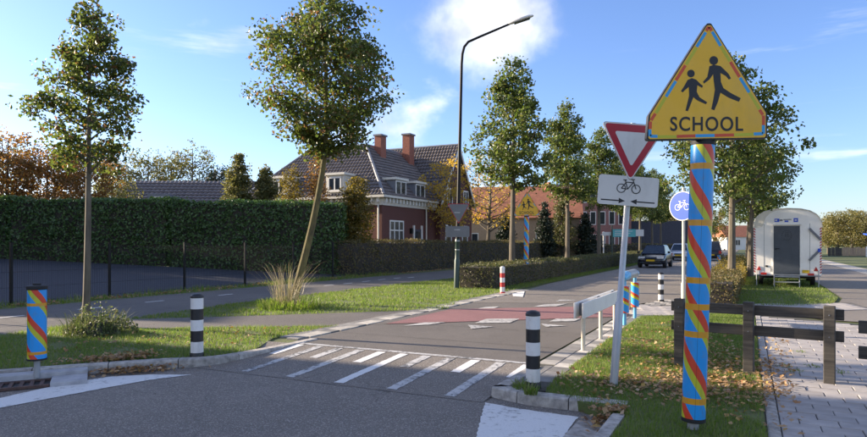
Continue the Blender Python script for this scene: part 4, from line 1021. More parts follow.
for x0, x1, z0, z1 in ((-.44, -.36, 2.41, 2.455), (.28, .36, 2.41, 2.45)): MB().box(x0, x1, -.0105, -.0095, z0, z1).build('sticker_mark', MATS['sign_white'], cv, smooth=False)
# ------------------------------------------------------------------ houses
def tiles(mb, o, u, v, poly, tw=.24, th=.31, lift=.06):
    """pantiles on the plane o + a u + b v (b uphill), clipped by tile centre to poly"""
    o, u, v = Vector(o), Vector(u).normalized(), Vector(v).normalized(); n = u.cross(v)
    if n.z < 0: n = -n
    pa = np.array(poly); lo, hi = pa.min(0), pa.max(0)
    na, nb = int((hi[0] - lo[0]) / tw) + 1, int((hi[1] - lo[1]) / th) + 1
    A_, B_ = np.meshgrid(lo[0] + (np.arange(na) + .5) * tw, lo[1] + (np.arange(nb) + .5) * th); A_ = A_.ravel(); B_ = B_.ravel()
    ok = in_poly(A_, B_, poly)
    prof = [(-.5, .010), (-.25, .055), (.0, .065), (.25, .030), (.5, .008)]
    for a, b in zip(A_[ok], B_[ok]):
        vs = []
        for bb, zz in ((-.5, lift), (.56, .0)):
            for x, h in prof: vs.append(o + u * (a + x * tw) + v * (b + bb * th) + n * (h * 1.0 + zz + .015))
        for x, h in prof: vs.append(o + u * (a + x * tw) + v * (b - .5 * th) + n * (.005))
        mb.add(vs, [(i, i + 1, i + 6, i + 5) for i in range(4)] + [(10 + i, 11 + i, i + 1, i) for i in range(4)])
def win(parent, o, u, w, h, out, cols=2, transom=.3, frame='trim', fw=.06, sill=True):
    """window set in a wall: o lower left corner, u along the wall, out = outward normal"""
    o, u, out = Vector(o), Vector(u).normalized(), Vector(out).normalized(); z = Vector((0, 0, 1))
    m = MB(); m.prism([(0, 0), (w, 0), (w, h), (0, h)], o, u, z, out, -.06, .012); wo_ = m.build('window', MATS['glass'], parent, smooth=False)
    f = MB()
    for a, b, c, d in ((0, 0, fw, h), (w - fw, 0, w, h), (fw, 0, w - fw, fw), (fw, h - fw, w - fw, h)): f.prism([(a, b), (c, b), (c, d), (a, d)], o, u, z, out, -.05, .045)
    for k in range(1, cols): x = w * k / cols; f.prism([(x - fw * .45, fw), (x + fw * .45, fw), (x + fw * .45, h - fw), (x - fw * .45, h - fw)], o, u, z, out, -.05, .040)
    if transom:
        y = h * (1 - transom)
        for k in range(cols):
            x0, x1 = (fw if k == 0 else w * k / cols + fw * .45), (w - fw if k == cols - 1 else w * (k + 1) / cols - fw * .45)
            f.prism([(x0, y - fw * .4), (x1, y - fw * .4), (x1, y + fw * .4), (x0, y + fw * .4)], o, u, z, out, -.05, .036)
    f.build('frame', MATS[frame], wo_, smooth=False)
    if sill: MB().prism([(-.06, -.07), (w + .06, -.07), (w + .06, 0), (-.06, 0)], o, u, z, out, -.05, .09).build('sill', MATS['trim'], wo_, smooth=False)
    return wo_
# brick house behind the clipped hedge: local x towards the street, y along the street
hc = RN(382, -19.5)
ho = thing('brick_house', 'dark red brick house with patterned tile hip roof and white dormers behind the clipped hedges', 'house', hc, ROT)
EZ, RZ = 4.42, 8.0; K = 3.1
MB().box(-10.7, 0, 0, 6.2, -.1, EZ).build('wall', MATS['brick_dark'], ho, smooth=False)
MB().box(-6.2, -.004, 6.2, 13, -.1, EZ).build('wall', MATS['brick_dark'], ho, smooth=False)
MB().box(-7.2, .35, 7.2, 12.8, -.1, EZ + .05).build('wall', MATS['brick_dark'], ho, smooth=False)
E = .30
rf = MB()
rf.add([(-10.7 - E, -E, EZ), (E, -E, EZ), (E, 6.2 + E, EZ), (-10.7 - E, 6.2 + E, EZ), (-7.6, K, RZ), (-3.1, K, RZ)], [(0, 1, 5, 4), (1, 2, 5), (2, 3, 4, 5), (3, 0, 4), (3, 2, 1, 0)])
rf.add([(E - .001, 3, EZ), (E - .001, 10, EZ), (-6.2 - E, 10, EZ), (-6.2 - E, 3, EZ), (-3.1, 10, RZ), (-3.1, 3.0, RZ - .001)], [(0, 1, 4, 5), (1, 2, 4), (2, 3, 5, 4), (3, 0, 5)])
roof = rf.build('roof', MATS['roof_tile'], ho, smooth=False)
tl_ = MB(); rise = (RZ - EZ); run = K + E; SL = math.hypot(rise, run)
tiles(tl_, (-10.7 - E, -E, EZ), (1, 0, 0), (0, run, rise), [(0, 0), (11.3, 0), (11.3 - 3.4, SL), (3.4, SL)])
tiles(tl_, (E, -E, EZ), (0, 1, 0), (-run, 0, rise), [(0, 0), (8.2, 0), (8.6, SL), (3.4, SL)])
o_ = tl_.build('roof_tiles', MATS['roof_tile'], roof, smooth=False); o_['kind'] = 'stuff'
# hip ridges and ridge caps
for a, b in (((E, -E, EZ + .05), (-3.1, K, RZ + .08)), ((-10.7 - E, -E, EZ + .05), (-7.6, K, RZ + .08)), ((-7.6, K, RZ + .08), (-3.1, K, RZ + .08)), ((-3.1, K, RZ + .08), (-3.1, 9.2, RZ + .08))):
    MB().tube([a, b], .10, 8).build('ridge_cap', MATS['lead'], roof)
# street gable wing
g0, g1, gm, gz = 7.0, 13.0, 10.0, 8.75
MB().add([(.36, 7.2, EZ), (.36, 12.8, EZ), (.36, gm, gz - .25), (.1, 7.2, EZ), (.1, 12.8, EZ), (.1, gm, gz - .25)], [(0, 1, 2), (5, 4, 3), (0, 3, 4, 1), (1, 4, 5, 2), (2, 5, 3, 0)]).build('gable_wall', MATS['brick_dark'], ho, smooth=False)
rf = MB(); rf.add([(.6, g0, EZ), (.6, gm, gz), (.6, g1, EZ), (-7, g0, EZ), (-7, gm, gz), (-7, g1, EZ)], [(0, 1, 4, 3), (1, 2, 5, 4), (0, 3, 5, 2)])
r2 = rf.build('wing_roof', MATS['roof_tile'], ho, smooth=False)
tl_ = MB(); tiles(tl_, (.6, g0, EZ), (-1, 0, 0), (0, gm - g0, gz - EZ), [(0, 0), (7.4, 0), (7.4, 5.2), (0, 5.2)])
tl_.build('roof_tiles', MATS['roof_tile'], r2, smooth=False)['kind'] = 'stuff'
MB().tube([(.6, gm, gz + .06), (-7, gm, gz + .06)], .10, 8).build('ridge_cap', MATS['lead'], r2)
for y0, y1 in ((g0 - .1, gm), (g1 + .1, gm)):
    MB().add([(.62, y0, EZ - .1), (.62, y1, gz + .10), (.62, y1, gz - .22), (.62, y0, EZ - .40), (.56, y0, EZ - .1), (.56, y1, gz + .10), (.56, y1, gz - .22), (.56, y0, EZ - .40)], [(0, 1, 2, 3), (7, 6, 5, 4), (0, 4, 5, 1), (3, 2, 6, 7), (0, 3, 7, 4), (1, 5, 6, 2)]).build('bargeboard', MATS['white_paint'], r2, smooth=False)
# eaves: gutter, fascia and brackets
MB().box(-10.7 - E - .06, E + .06, -E - .08, -E + .02, EZ - .10, EZ + .04).build('gutter', MATS['trim'], ho, smooth=False)
MB().box(E - .02, E + .08, -E + .021, 7.0, EZ - .10, EZ + .04).build('gutter', MATS['trim'], ho, smooth=False)
MB().box(-10.7, .06, -.06, -.001, EZ - .55, EZ - .10).build('fascia', MATS['trim'], ho, smooth=False)
MB().box(.001, .06, .0, 7.15, EZ - .55, EZ - .10).build('fascia', MATS['trim'], ho, smooth=False)
for k in range(17): MB().box(.061, .24, .10 + k * .42, .24 + k * .42, EZ - .38, EZ - .11).build('eave_bracket', MATS['white_paint'], ho, smooth=False)
for k in range(25): MB().box(-.24 - k * .42, -.10 - k * .42, -.24, -.061, EZ - .38, EZ - .11).build('eave_bracket', MATS['white_paint'], ho, smooth=False)
MB().tube([(-.20, -.10, 0), (-.20, -.10, EZ - .5)], .05, 8).build('downpipe', MATS['trim'], ho)
MB().tube([(.10, 5.6, 0), (.10, 5.6, EZ - .5)], .05, 8).build('downpipe', MATS['trim'], ho)
def chimney(x, y, z0, z1, w, d):
    c_ = MB().box(x - w, x + w, y - d, y + d, z0, z1).build('chimney', MATS['brick_chimney'], roof, smooth=False)
    MB().box(x - w - .07, x + w + .07, y - d - .07, y + d + .07, z1 - .06, z1 + .05).build('chimney_cap', MATS['lead'], roof, smooth=False)
chimney(-2.55, 4.0, 6.4, 8.8, .25, .34); chimney(-2.55, 7.9, 6.6, 9.45, .29, .36)
# dormers on the street slope, bay dormer on the near slope
def dormer_x(y, w, z0, z1, xf):
    MB().box(-1.25, xf, y - w, y + w, z0, z1).build('dormer', MATS['lead'], roof, smooth=False)
    MB().box(-1.35, xf + .14, y - w - .12, y + w + .12, z1, z1 + .14).build('dormer_roof', MATS['trim'], roof, smooth=False)
    win(ho, (xf + .004, y - w + .04, z0 + .12), (0, 1, 0), 2 * w - .08, z1 - z0 - .16, (1, 0, 0), 2, 0, 'white_paint', .08, False)
dormer_x(2.0, .70, 4.40, 5.50, .14); dormer_x(4.6, .70, 4.40, 5.50, .14)
for xc, w in ((-3.25, .66), (-7.6, .66)):
    MB().box(xc - w, xc + w, -.22, 1.2, 4.5, 5.78).build('dormer', MATS['trim'], roof, smooth=False)
    MB().box(xc - w - .13, xc + w + .13, -.36, 1.3, 5.78, 5.92).build('dormer_roof', MATS['trim'], roof, smooth=False)
    win(ho, (xc - w + .16, -.225, 4.78), (1, 0, 0), 2 * w - .32, .90, (0, -1, 0), 2, 0, 'white_paint', .10, True)
    win(ho, (xc - w + .1, -.005, 1.1), (1, 0, 0), 2 * w - .2, 1.9, (0, -1, 0), 2, .3, 'white_paint', .08)
win(ho, (.004, .85, .95), (0, 1, 0), 1.75, 2.05, (1, 0, 0), 3, .30, 'white_paint', .09)
dd = MB().box(-.02, .03, 4.0, 4.95, .1, 2.5).build('front_door', MATS['shutter_blue'], ho, smooth=False)
MB().box(.031, .05, 4.12, 4.83, 1.7, 2.35).build('door_glass', MATS['glass'], dd, smooth=False)
MB().box(-.01, .09, 3.85, 4.0, .1, 2.75).build('door_post', MATS['white_paint'], dd, smooth=False); MB().box(-.01, .09, 4.95, 5.10, .1, 2.75).build('door_post', MATS['white_paint'], dd, smooth=False)
MB().box(.0, .16, 3.45, 3.6, 2.2, 2.55).build('wall_lamp', MATS['black_metal'], ho, smooth=False)
for y_ in (8.0, 10.9): win(ho, (.354, y_, .95), (0, 1, 0), 1.05, 1.95, (1, 0, 0), 1, .3, 'white_paint', .10); win(ho, (.354, y_ + .25, 4.2), (0, 1, 0), .95, 1.35, (1, 0, 0), 2, 0, 'white_paint', .10)

def simple_house(name, label, loc, rz, w, d, ez, rzz, wall, roofm, wins=(), cat='house', ridge='x', group=None, tile=False, chim=None):
    t = thing(name, label, cat, loc, rz, group)
    MB().box(-w, w, 0, d, -.1, ez).build('wall', MATS[wall], t, smooth=False)
    m = MB(); e = .35
    if ridge == 'x':
        m.add([(-w - e, -e, ez - .15), (w + e, -e, ez - .15), (w + e, d + e, ez - .15), (-w - e, d + e, ez - .15), (-w - e, d / 2, rzz), (w + e, d / 2, rzz)], [(0, 1, 5, 4), (2, 3, 4, 5), (1, 2, 5), (3, 0, 4), (3, 2, 1, 0)])
        pl_ = ((-w - e, -e, ez - .15), (1, 0, 0), (0, d / 2 + e, rzz - ez + .15), 2 * (w + e), math.hypot(d / 2 + e, rzz - ez + .15))
    else:
        m.add([(-w - e, -e, ez - .15), (w + e, -e, ez - .15), (w + e, d + e, ez - .15), (-w - e, d + e, ez - .15), (0, -e, rzz), (0, d + e, rzz)], [(0, 3, 5, 4), (1, 4, 5, 2), (0, 4, 1), (3, 2, 5), (3, 2, 1, 0)])
        pl_ = ((w + e, -e, ez - .15), (0, 1, 0), (-w - e, 0, rzz - ez + .15), d + 2 * e, math.hypot(w + e, rzz - ez + .15))
    r = m.build('roof', MATS[roofm], t, smooth=False)
    if tile:
        q = MB(); tiles(q, pl_[0], pl_[1], pl_[2], [(0, 0), (pl_[3], 0), (pl_[3], pl_[4]), (0, pl_[4])], .34, .4); q.build('roof_tiles', MATS[roofm], r, smooth=False)['kind'] = 'stuff'
    if chim: MB().box(chim[0] - .4, chim[0] + .4, d / 2 - .4, d / 2 + .4, rzz - .8, rzz + .9).build('chimney', MATS['brick_chimney'], r, smooth=False)
    for x, z, ww, hh in wins: win(t, (x, -.004, z), (1, 0, 0), ww, hh, (0, -1, 0), 2, 0, 'white_paint', .09)
    return t
q = P(185, 198, 48)
bh = simple_house('tiled_house', 'low house with dark tile roof and small dormer behind the tall laurel hedge', (q[0], 47, 0), .05, 5.2, 8, 3.2, 6.55, 'brick_dark', 'roof_tile', tile=True)
MB().box(-2.6, -1.0, .6, 3, 4.3, 5.3).build('dormer', MATS['lead'], bh, smooth=False); win(bh, (-2.1, .595, 4.4), (1, 0, 0), .7, .7, (0, -1, 0), 2, 0, 'white_paint', .09, False)
MB().add([(-5.62, -.4, 3.0), (-5.62, 4, 6.75), (-5.62, 4, 6.45), (-5.62, -.4, 2.7), (-5.54, -.4, 3.0), (-5.54, 4, 6.75), (-5.54, 4, 6.45), (-5.54, -.4, 2.7)], [(0, 1, 2, 3), (7, 6, 5, 4), (0, 4, 5, 1), (3, 2, 6, 7), (0, 3, 7, 4), (1, 5, 6, 2)]).build('bargeboard', MATS['trim'], bh, smooth=False)
# houses and school far down the left side
q = RN(520, -26)
simple_house('orange_roof_house', 'long tan brick building with orange tile roof behind the bare yellow tree', (P(515, 240, 62)[0], 62, 0), ROT * .4, 6.2, 10, 4.2, 7.6, 'brick_tan', 'roof_orange', [(-5, 1, 1.4, 1.6), (-1.5, 1, 1.4, 1.6), (2, 1, 1.4, 1.6)])
simple_house('orange_roof_house', 'red brick gabled house with bright orange roof behind the dark conifers', (P(549, 240, 66)[0], 66, 0), .1, 2.9, 10, 3.0, 8.0, 'roof_orange', 'roof_orange', [(-1, 1, 1.6, 1.5)], ridge='y')
sch = thing('school_building', 'three storey pink brick school building with rows of tall windows', 'building', (P(590, 240, 80)[0], 80, 0), ROT * .55)
MB().box(-5, 5.0, 0, 14, -.1, 8.8).build('wall', MATS['brick_pink'], sch, smooth=False)
MB().box(-5.2, 5.2, -.2, 14.2, 8.8, 9.1).build('roof', MATS['lead'], sch, smooth=False)
MB().box(5.01, 14, 2, 14, -.1, 4.4).build('wall', MATS['shutter_blue'], sch, smooth=False)
for z_ in (1.0, 3.9, 6.7):
    for k in range(8): win(sch, (-4.6 + k * 1.15, -.004, z_), (1, 0, 0), .75, 1.7, (0, -1, 0), 1, 0, 'white_paint', .09, False)
gl = thing('glass_building', 'low dark glazed building with pale mullions beyond the street trees', 'building', (P(637, 240, 95)[0], 95, 0), ROT * .6)
MB().box(-6, 6, 0, 12, -.1, 4.6).build('wall', MATS['shutter_blue'], gl, smooth=False); MB().box(-6.2, 6.2, -.3, 12.2, 4.6, 4.9).build('roof', MATS['lead'], gl, smooth=False)
for k in range(9): win(gl, (-5.7 + k * 1.28, -.004, .6), (1, 0, 0), 1.1, 3.4, (0, -1, 0), 1, .4, 'white_paint', .12, False)
for i, (px, Y, w, ez, rz_, lab) in enumerate(((748, 150, 5, 3.2, 5.9, 'white cottage with orange tile roof at the far end of the street'), (764, 165, 5.5, 3.2, 5.8, 'far cottage with orange tile roof glimpsed beside the white caravan'),
                                        (706, 175, 5, 3.5, 6.5, 'far house with orange roof half hidden behind the parked traffic'))):
    simple_house('far_cottage', lab, (P(px, 240, Y)[0], Y, 0), .1 * i, w, 9, ez, rz_, 'white_paint', 'roof_orange', [(-3, 1, 1.2, 1.4), (0, 1, 1.2, 1.4), (2.4, 1, 1.2, 1.4)])
# assumed house out of view to the left, added to shade the junction
nh = R(-8, -27); nb_ = thing('junction_shade_house', 'unseen tall brick house with steep tile roof, added to shade the junction', 'house', R(-5.2, -21.5), ROT)
MB().box(-10, 0, -12, 9.2, -.1, 5.6).build('wall', MATS['brick_dark'], nb_, smooth=False)
MB().add([(.4, -12.4, 5.5), (.4, 9.6, 5.5), (-10.4, 9.6, 5.5), (-10.4, -12.4, 5.5), (-5, -12.4, 10.2), (-5, 9.6, 10.2)], [(0, 1, 5, 4), (2, 3, 4, 5), (0, 4, 3), (1, 2, 5), (3, 2, 1, 0)]).build('roof', MATS['roof_tile'], nb_, smooth=False)
for y_ in (-9, -5, -1, 3, 6.4):
    for z_ in (.9, 3.4): win(nb_, (.004, y_, z_), (0, 1, 0), 1.5, 1.5, (1, 0, 0), 2, 0, 'white_paint', .09)

sh = simple_house('lot_shade_house', 'unseen plain brick house with steep tile roof, added to shade the gravel lot', (-31.5, 22.8, 0), 0, 4.2, 9.0, 6.2, 8.6, 'brick_dark', 'roof_tile', [(-2.5, 1, 1.5, 1.5), (1, 1, 1.5, 1.5)], ridge='y')  # assumed house beyond the left edge of view, added to shade the lot
# ------------------------------------------------------------------ hedges
hedge('laurel_hedge', 'tall dark green laurel hedge beyond the black mesh fence', [((-34, 31.2), (-21, 31.0), 1.4, 1.0, .75, 4.2, 3.78), ((-21, 31.0), (-13, 30.8), 1.4, .75, .45, 3.78, 3.72), ((-13, 30.8), (-4.45, 30.55), 1.4, .42, .0, 3.72, 3.52)], 'leaf_hedge', 200, .15, 21, rough=.07)
e0, e1 = R(28.6, -16.95), R(75, -16.7)
hedge('beech_hedge', 'long brown-green clipped beech hedge along the far side of the cycle path', [(R(75, -16.7)[:2][::1], R(28.9, -16.95)[:2], 1.3, 0, 0, 1.75, 1.70)][:0] + [(R(28.9, -16.95)[:2], R(50, -16.8)[:2], -1.2, 0, 0, 1.68, 1.72), (R(50, -16.8)[:2], R(85, -16.6)[:2], -1.2, 0, 0, 1.72, 1.8)], 'leaf_beech', 150, .10, 22, rough=.05) if False else None
def hedge_n(name, label, s0, s1, nf, dep, h0, h1, mat, dens, size, seed, **k):
    # front line faces the street (+n): walk so that the outward normal points to +n
    a, b = R(s0, nf)[:2], R(s1, nf)[:2]
    return hedge(name, label, [(a, b, dep, 0, 0, h0, h1)], mat, dens, size, seed, **k)
hedge_n('beech_hedge', 'long brown-green clipped beech hedge along the far side of the cycle path', 25.2, 88, -16.75, 1.2, 1.70, 1.8, 'leaf_beech', 130, .10, 22)
hedge_n('low_hedge', 'knee-high clipped brown-green hedge under the row of street trees', 20.5, 66, -7.9, 1.4, .82, .85, 'leaf_box', 330, .065, 23, rough=.04)
hedge_n('low_hedge', 'small clipped hedge block at the foot of the tree behind the striped sign pole', 17.6, 24, -.25, .95, .66, .62, 'leaf_beech', 420, .06, 24, rough=.05)
hedge_n('low_hedge', 'low yellowish hedge continuing along the street towards the dark car', 24.3, 48, -.2, 1.1, .55, .7, 'leaf_gold', 150, .08, 25, rough=.08)
hedge('far_hedge', 'brown hedge in front of the low glazed building', [(P(604, 0, 62)[:2], P(690, 0, 68)[:2], 1.2, 0, 0, 1.45, 1.5)], 'leaf_beech', 60, .16, 26)

# ------------------------------------------------------------------ trees
b_ = G(86, 325)
tree('street_tree', 'slender straight young pear tree standing by the mound of ground cover near the mesh fence', b_, 6.45, 2.95, 1.02, .068, 'leaf_pear', 8500, .085, 11, 'pear', (.12, 0), 'bark', 20, .16, 85, 'verge trees by the cycle path')
b_ = G(292, 303.5)
tree('street_tree', 'leaning pear tree with sunlit-yellow trunk rising from a tuft of dry grass', b_, 8.2, 3.95, 2.12, .105, 'leaf_pear', 19000, .105, 12, 'egg', (.95, 0), 'bark_sunlit', 26, .26, 135, 'verge trees by the cycle path', curve=1.3)
row = [(512, 9.3, 'first'), (567, 9.1, 'second'), (599, 9.0, 'third'), (625, 9.0, 'fourth'), (640, 9.2, 'fifth'), (652, 9.2, 'sixth'), (661, 9.2, 'seventh')]
base_t = []
for i, (px, H, od) in enumerate(row):
    p = RN(px, -8.6 if i else -8.75); p = (p[0], p[1], 0)
    lab = 'green street tree in the low clipped hedge, %s along the row from the street lamp' % od
    if i < 3:
        t = tree('street_tree', lab, p, H, 3.85, 1.62 if i == 0 else 1.55, .13, 'leaf_tree', 10000, .14, 31 + i, 'ovoid', (.05, 0), 'bark', 18, .25, 150, 'street trees in the low hedge'); base_t.append(t)
    else:
        t = copy_tree(base_t[i % 3]); t.location = p; t.rotation_euler = (0, 0, 1.3 * i); t['label'] = lab
p = RN(731.5, -.62); p = (p[0], p[1], 0)
tree('street_tree', 'leafy street tree directly behind the large yellow school sign', G(731.5, 290), 7.85, 3.0, 2.2, .13, 'leaf_tree', 12500, .13, 41, 'ovoid', (.0, 0), 'bark', 22, .28, 170, 'street trees right of the carriageway')
for i, (px, Y, H, lab) in enumerate(((750, 30, 6.8, 'street tree rising behind the left corner of the white caravan'), (747, 44, 6.5, 'second street tree beyond the white caravan'))):
    tree('street_tree', lab, ((px - 433.5) * Y / FPX, Y, 0), H, 3.0, 1.9, .14, 'leaf_tree', 8000, .14, 43 + i, 'ovoid', (.2, 0), 'bark', 16, .28, 110, 'street trees right of the carriageway')
# right-hand street trees and far trees beyond
for i, (px, Y, H, rx) in enumerate(((672, 95, 8.5, 3), (700, 120, 8, 3), (715, 140, 9.5, 3.6), (690, 150, 8, 3.2), (630, 120, 8.5, 4), (612, 110, 9, 4), (662, 130, 9, 4))):
    tree('far_tree', 'rounded olive tree far down the street, standing %s' % ['beside the silver car', 'behind the striped sign pole', 'over the orange cottage roof', 'at the street end', 'beyond the glazed building', 'between school and glazed building', 'above the black hatchback'][i], ((px - 433.5) * Y / FPX, Y, 0), H, 1.8, rx, .2, 'leaf_tree' if i % 2 else 'leaf_gold', 3200, .32, 60 + i, 'round', (0, 0), 'bark', 12, .55, 60, 'far trees along the street')
# orchard-like trees at the far right
for i, (px, Y, H, rx) in enumerate(((838, 82, 5.6, 2.3), (852, 88, 6.2, 2.7), (866, 80, 5.6, 2.4), (828, 95, 5.4, 2.4), (880, 90, 6.4, 2.8), (893, 80, 6, 2.5))):
    tree('bushy_tree', 'yellow-olive rounded tree in the clump beside the right-hand path', ((px - 433.5) * Y / FPX, Y, 0), H, 1.1, rx, .16, 'leaf_far', 4200, .2, 80 + i, 'round', (0, 0), 'bark', 14, .42, 80, 'clump of yellow trees at the right')
# columnar garden trees by the house
for px, topy, Y, rx, mat, lab, cnt in ((238.5, 155, 33.6, 1.5, 'leaf_conifer', 'tall dark cone-shaped conifer, taller of the pair behind the laurel hedge', 14000), (265.5, 167, 33.8, 1.4, 'leaf_conifer', 'shorter dark cone-shaped conifer next to the tall one behind the laurel hedge', 12000),
                                    (291, 166, 36.5, 1.05, 'leaf_gold', 'thin golden columnar garden tree left of the leaning trunk', 5000), (317, 160, 36.3, .9, 'leaf_autumn', 'rusty columnar garden tree just behind the leaning trunk', 4000), (356, 178, 32.3, 1.08, 'leaf_gold', 'broad golden columnar beech at the end of the laurel hedge before the house', 9500)):
    p = ((px - 433.5) * Y / FPX, Y, 0); H = EYE + (HORIZ - topy) * Y / FPX
    tree('columnar_tree', lab, p, H, .5, rx, .07, mat, cnt, .12, int(px), 'cone' if 'conifer' in mat else 'column', (0, 0), 'bark', 26, .21, 260, 'columnar garden trees', wob=.01)
# yellow autumn trees near the lamp
p = RN(487, -18.6); tree('yellow_tree', 'sparse bare-limbed tree with a few orange leaves between the house and the street trees', (p[0], p[1], 0), 9.0, 2.4, 3.0, .17, 'leaf_yellow', 2300, .15, 91, 'round', (.5, 0), 'bark', 34, .35, 60)
p = RN(449, -18.2); tree('yellow_tree', 'golden-leaved tree in front of the white gable of the brick house', (p[0], p[1], 0), 7.4, 2.2, 2.0, .10, 'leaf_yellow', 2600, .16, 92, 'round', (.2, 0), 'bark', 18, .30, 70)
# dark conifers in front of the school
for px, ty, Y, rx in ((545, 203, 58, 1.15), (562, 190, 60, 1.9), (506, 214, 57, 1.2), (586, 213, 60, 1.3)):
    tree('dark_conifer', 'dark evergreen %s' % {545: 'spire in front of the bright orange gable', 562: 'cone between the orange gable and the school', 506: 'shrub tree behind the first street trunk', 586: 'tree against the school wall'}[px], ((px - 433.5) * Y / FPX, Y, 0), EYE + (HORIZ - ty) * Y / FPX, .4, rx, .12, 'leaf_dark' if px != 562 else 'leaf_box', 5200, .17, px, 'cone', (0, 0), 'twig', 20, .22, 150, 'evergreens by the school', wob=.01)
# autumn trees behind the laurel hedge
for i, (px, Y, H, rx, lm, nl) in enumerate(((-60, 34, 8.3, 2.6, 'leaf_autumn', 5200), (5, 35, 7.8, 2.6, 'leaf_autumn', 5200), (45, 36, 7.0, 2.4, 'leaf_autumn', 4800), (85, 35, 7.2, 2.1, 'leaf_autumn', 4200), (110, 44, 6.6, 1.8, 'leaf_conifer', 3000), (-130, 34, 7.6, 2.6, 'leaf_autumn', 4500))):
    tree('autumn_tree', ['tall russet autumn tree just out of the corner of the thicket', 'russet autumn tree behind the laurel hedge, next to the wire fence end post', 'russet autumn tree behind the hedge, between two other russet trees', 'russet autumn tree directly behind the straight young pear tree', 'olive shrubby tree between the russet thicket and the low tiled house', 'outermost russet autumn tree of the thicket behind the laurel hedge'][i], ((px - 433.5) * Y / FPX, Y, 0), H, 1.2, rx, .12, lm, int(nl * 1.7), .15, 100 + i, 'round', (.2, 0), 'bark', 26, .36, 110, 'russet thicket behind the laurel hedge')
for i, (px, ty, Y, rx) in enumerate(((146, 146, 60, 2.2), (168, 150, 62, 2.2), (190, 140, 60, 2.4), (218, 165, 55, 1.7), (0, 132, 60, 2.5), (110, 150, 60, 2.0))):
    tree('bare_tree', ['thin half-bare tree above the white bargeboard end of the low tiled house', 'thin half-bare tree above the middle of the low tiled roof', 'tallest thin half-bare tree above the low tiled roof', 'low dark tree between the low tiled roof and the tall cone conifer', 'thin half-bare tree rising behind the russet thicket', 'thin half-bare tree where the russet thicket meets the low tiled house'][i], ((px - 433.5) * Y / FPX, Y, 0), EYE + (HORIZ - ty) * Y / FPX, 5.0, rx, .14, 'leaf_conifer' if i != 3 else 'leaf_dark', 2800, .2, 120 + i, 'round', (.3, 0), 'bark', 26, .32, 45, 'thin trees beyond the low tiled house')
# far tree belt on the horizon
rng = np.random.default_rng(9); C_ = []
for k in range(170):
    px = rng.uniform(-300, 1200)
    if 700 < px < 800: continue
    Y = rng.uniform(240, 330); x = (px - 433.5) * Y / FPX; r = rng.uniform(3, 6)
    C_.append(np.array([x, Y, r * .9]) + rng.normal(size=(160, 3)) * np.array([r * .7, r * .5, r * .42]))
C_ = np.concatenate(C_); C_[:, 2] = np.abs(C_[:, 2]); V, F = leaves(C_, 1.1, rng)
tag(mesh_obj('far_woods', np_mesh('far_woods', V, F, [MATS['leaf_box']])), 'distant belt of trees on the horizon', 'woods', None, 'stuff')
# low fence and van beyond the right-hand path
ff = thing('garden_fence', 'brown board fence below the clump of yellow trees', 'fence', ((828 - 433.5) * 78 / FPX, 78, 0), -.1)
for k in range(13): MB().box(k * .42, k * .42 + .38, 0, .04, 0, 1.0 + .05 * (k % 3)).build('board', MATS['wood_dark'] if k < 4 else MATS['brick_tan'], ff, smooth=False)
vn = thing('blue_awning', 'blue awning over a white stall at the edge of the yellow trees', 'stall', ((890 - 433.5) * 70 / FPX, 70, 0))
MB().box(-1.3, 2.2, 0, 2, 0, 1.2).build('counter', MATS['van_white'], vn, smooth=False)
MB().add([(-1.5, -.3, 2.2), (2.4, -.3, 2.2), (2.4, 2.2, 2.7), (-1.5, 2.2, 2.7), (-1.5, -.3, 2.1), (2.4, -.3, 2.1), (2.4, 2.2, 2.6), (-1.5, 2.2, 2.6)], [(0, 1, 2, 3), (7, 6, 5, 4), (0, 4, 5, 1), (1, 5, 6, 2), (2, 6, 7, 3), (3, 7, 4, 0)]).build('canopy', MATS['sign_blue'], vn, smooth=False)
for x in (-1.3, 2.2): MB().tube([(x, 0, 0), (x, 0, 2.12)], .04, 8).build('post', MATS['galv'], vn)

# ------------------------------------------------------------------ tufts and mounds
rng = np.random.default_rng(77)
def clump(name, label, loc, n, h, r, w, mat, seed, lean=.6, cat='grass tuft'):
    rng = np.random.default_rng(seed); t = thing(name, label, cat, loc)
    a = rng.uniform(0, 6.283, n); rr = r * np.sqrt(rng.random(n)); hh = h * rng.uniform(.35, 1.1, n); out = rng.uniform(.1, lean, n) * hh; ww = w * rng.uniform(.6, 1.3, n)
    bx, by = rr * np.cos(a), rr * np.sin(a); a2 = a + rng.normal(0, .6, n); px_, py_ = -np.sin(a2) * ww, np.cos(a2) * ww
    V = []
    for k, (f, z, q) in enumerate(((0, 0, 1), (.25, .55, .8), (.65, .88, .5), (1, 1, .05))):
        for s_ in (-1, 1): V.append(np.column_stack([bx + out * f * np.cos(a2) + s_ * px_ * q, by + out * f * np.sin(a2) + s_ * py_ * q, hh * z * np.where(f == 1, .98, 1)]))
    V = np.stack(V, 1).reshape(-1, 3); b0 = np.arange(n)[:, None] * 8
    F = np.concatenate([b0 + np.array([[i, i + 1, i + 3, i + 2]]) for i in (0, 2, 4)])
    mesh_obj('blades', np_mesh('blades', V, F, [MATS[mat]]), t); return t
tb = G(292, 306)
clump('dry_grass_clump', 'tall dry straw-coloured grass tuft round the leaning tree trunk', (tb[0] - .05, tb[1] - .3, 0), 170, 1.15, .30, .006, 'dry_grass', 5, 1.15)
clump('green_grass_clump', 'green lower grass tuft at the foot of the dry grass by the leaning tree', (tb[0] + .1, tb[1] - .45, 0), 900, .26, .8, .008, 'grass', 6, 1.3)
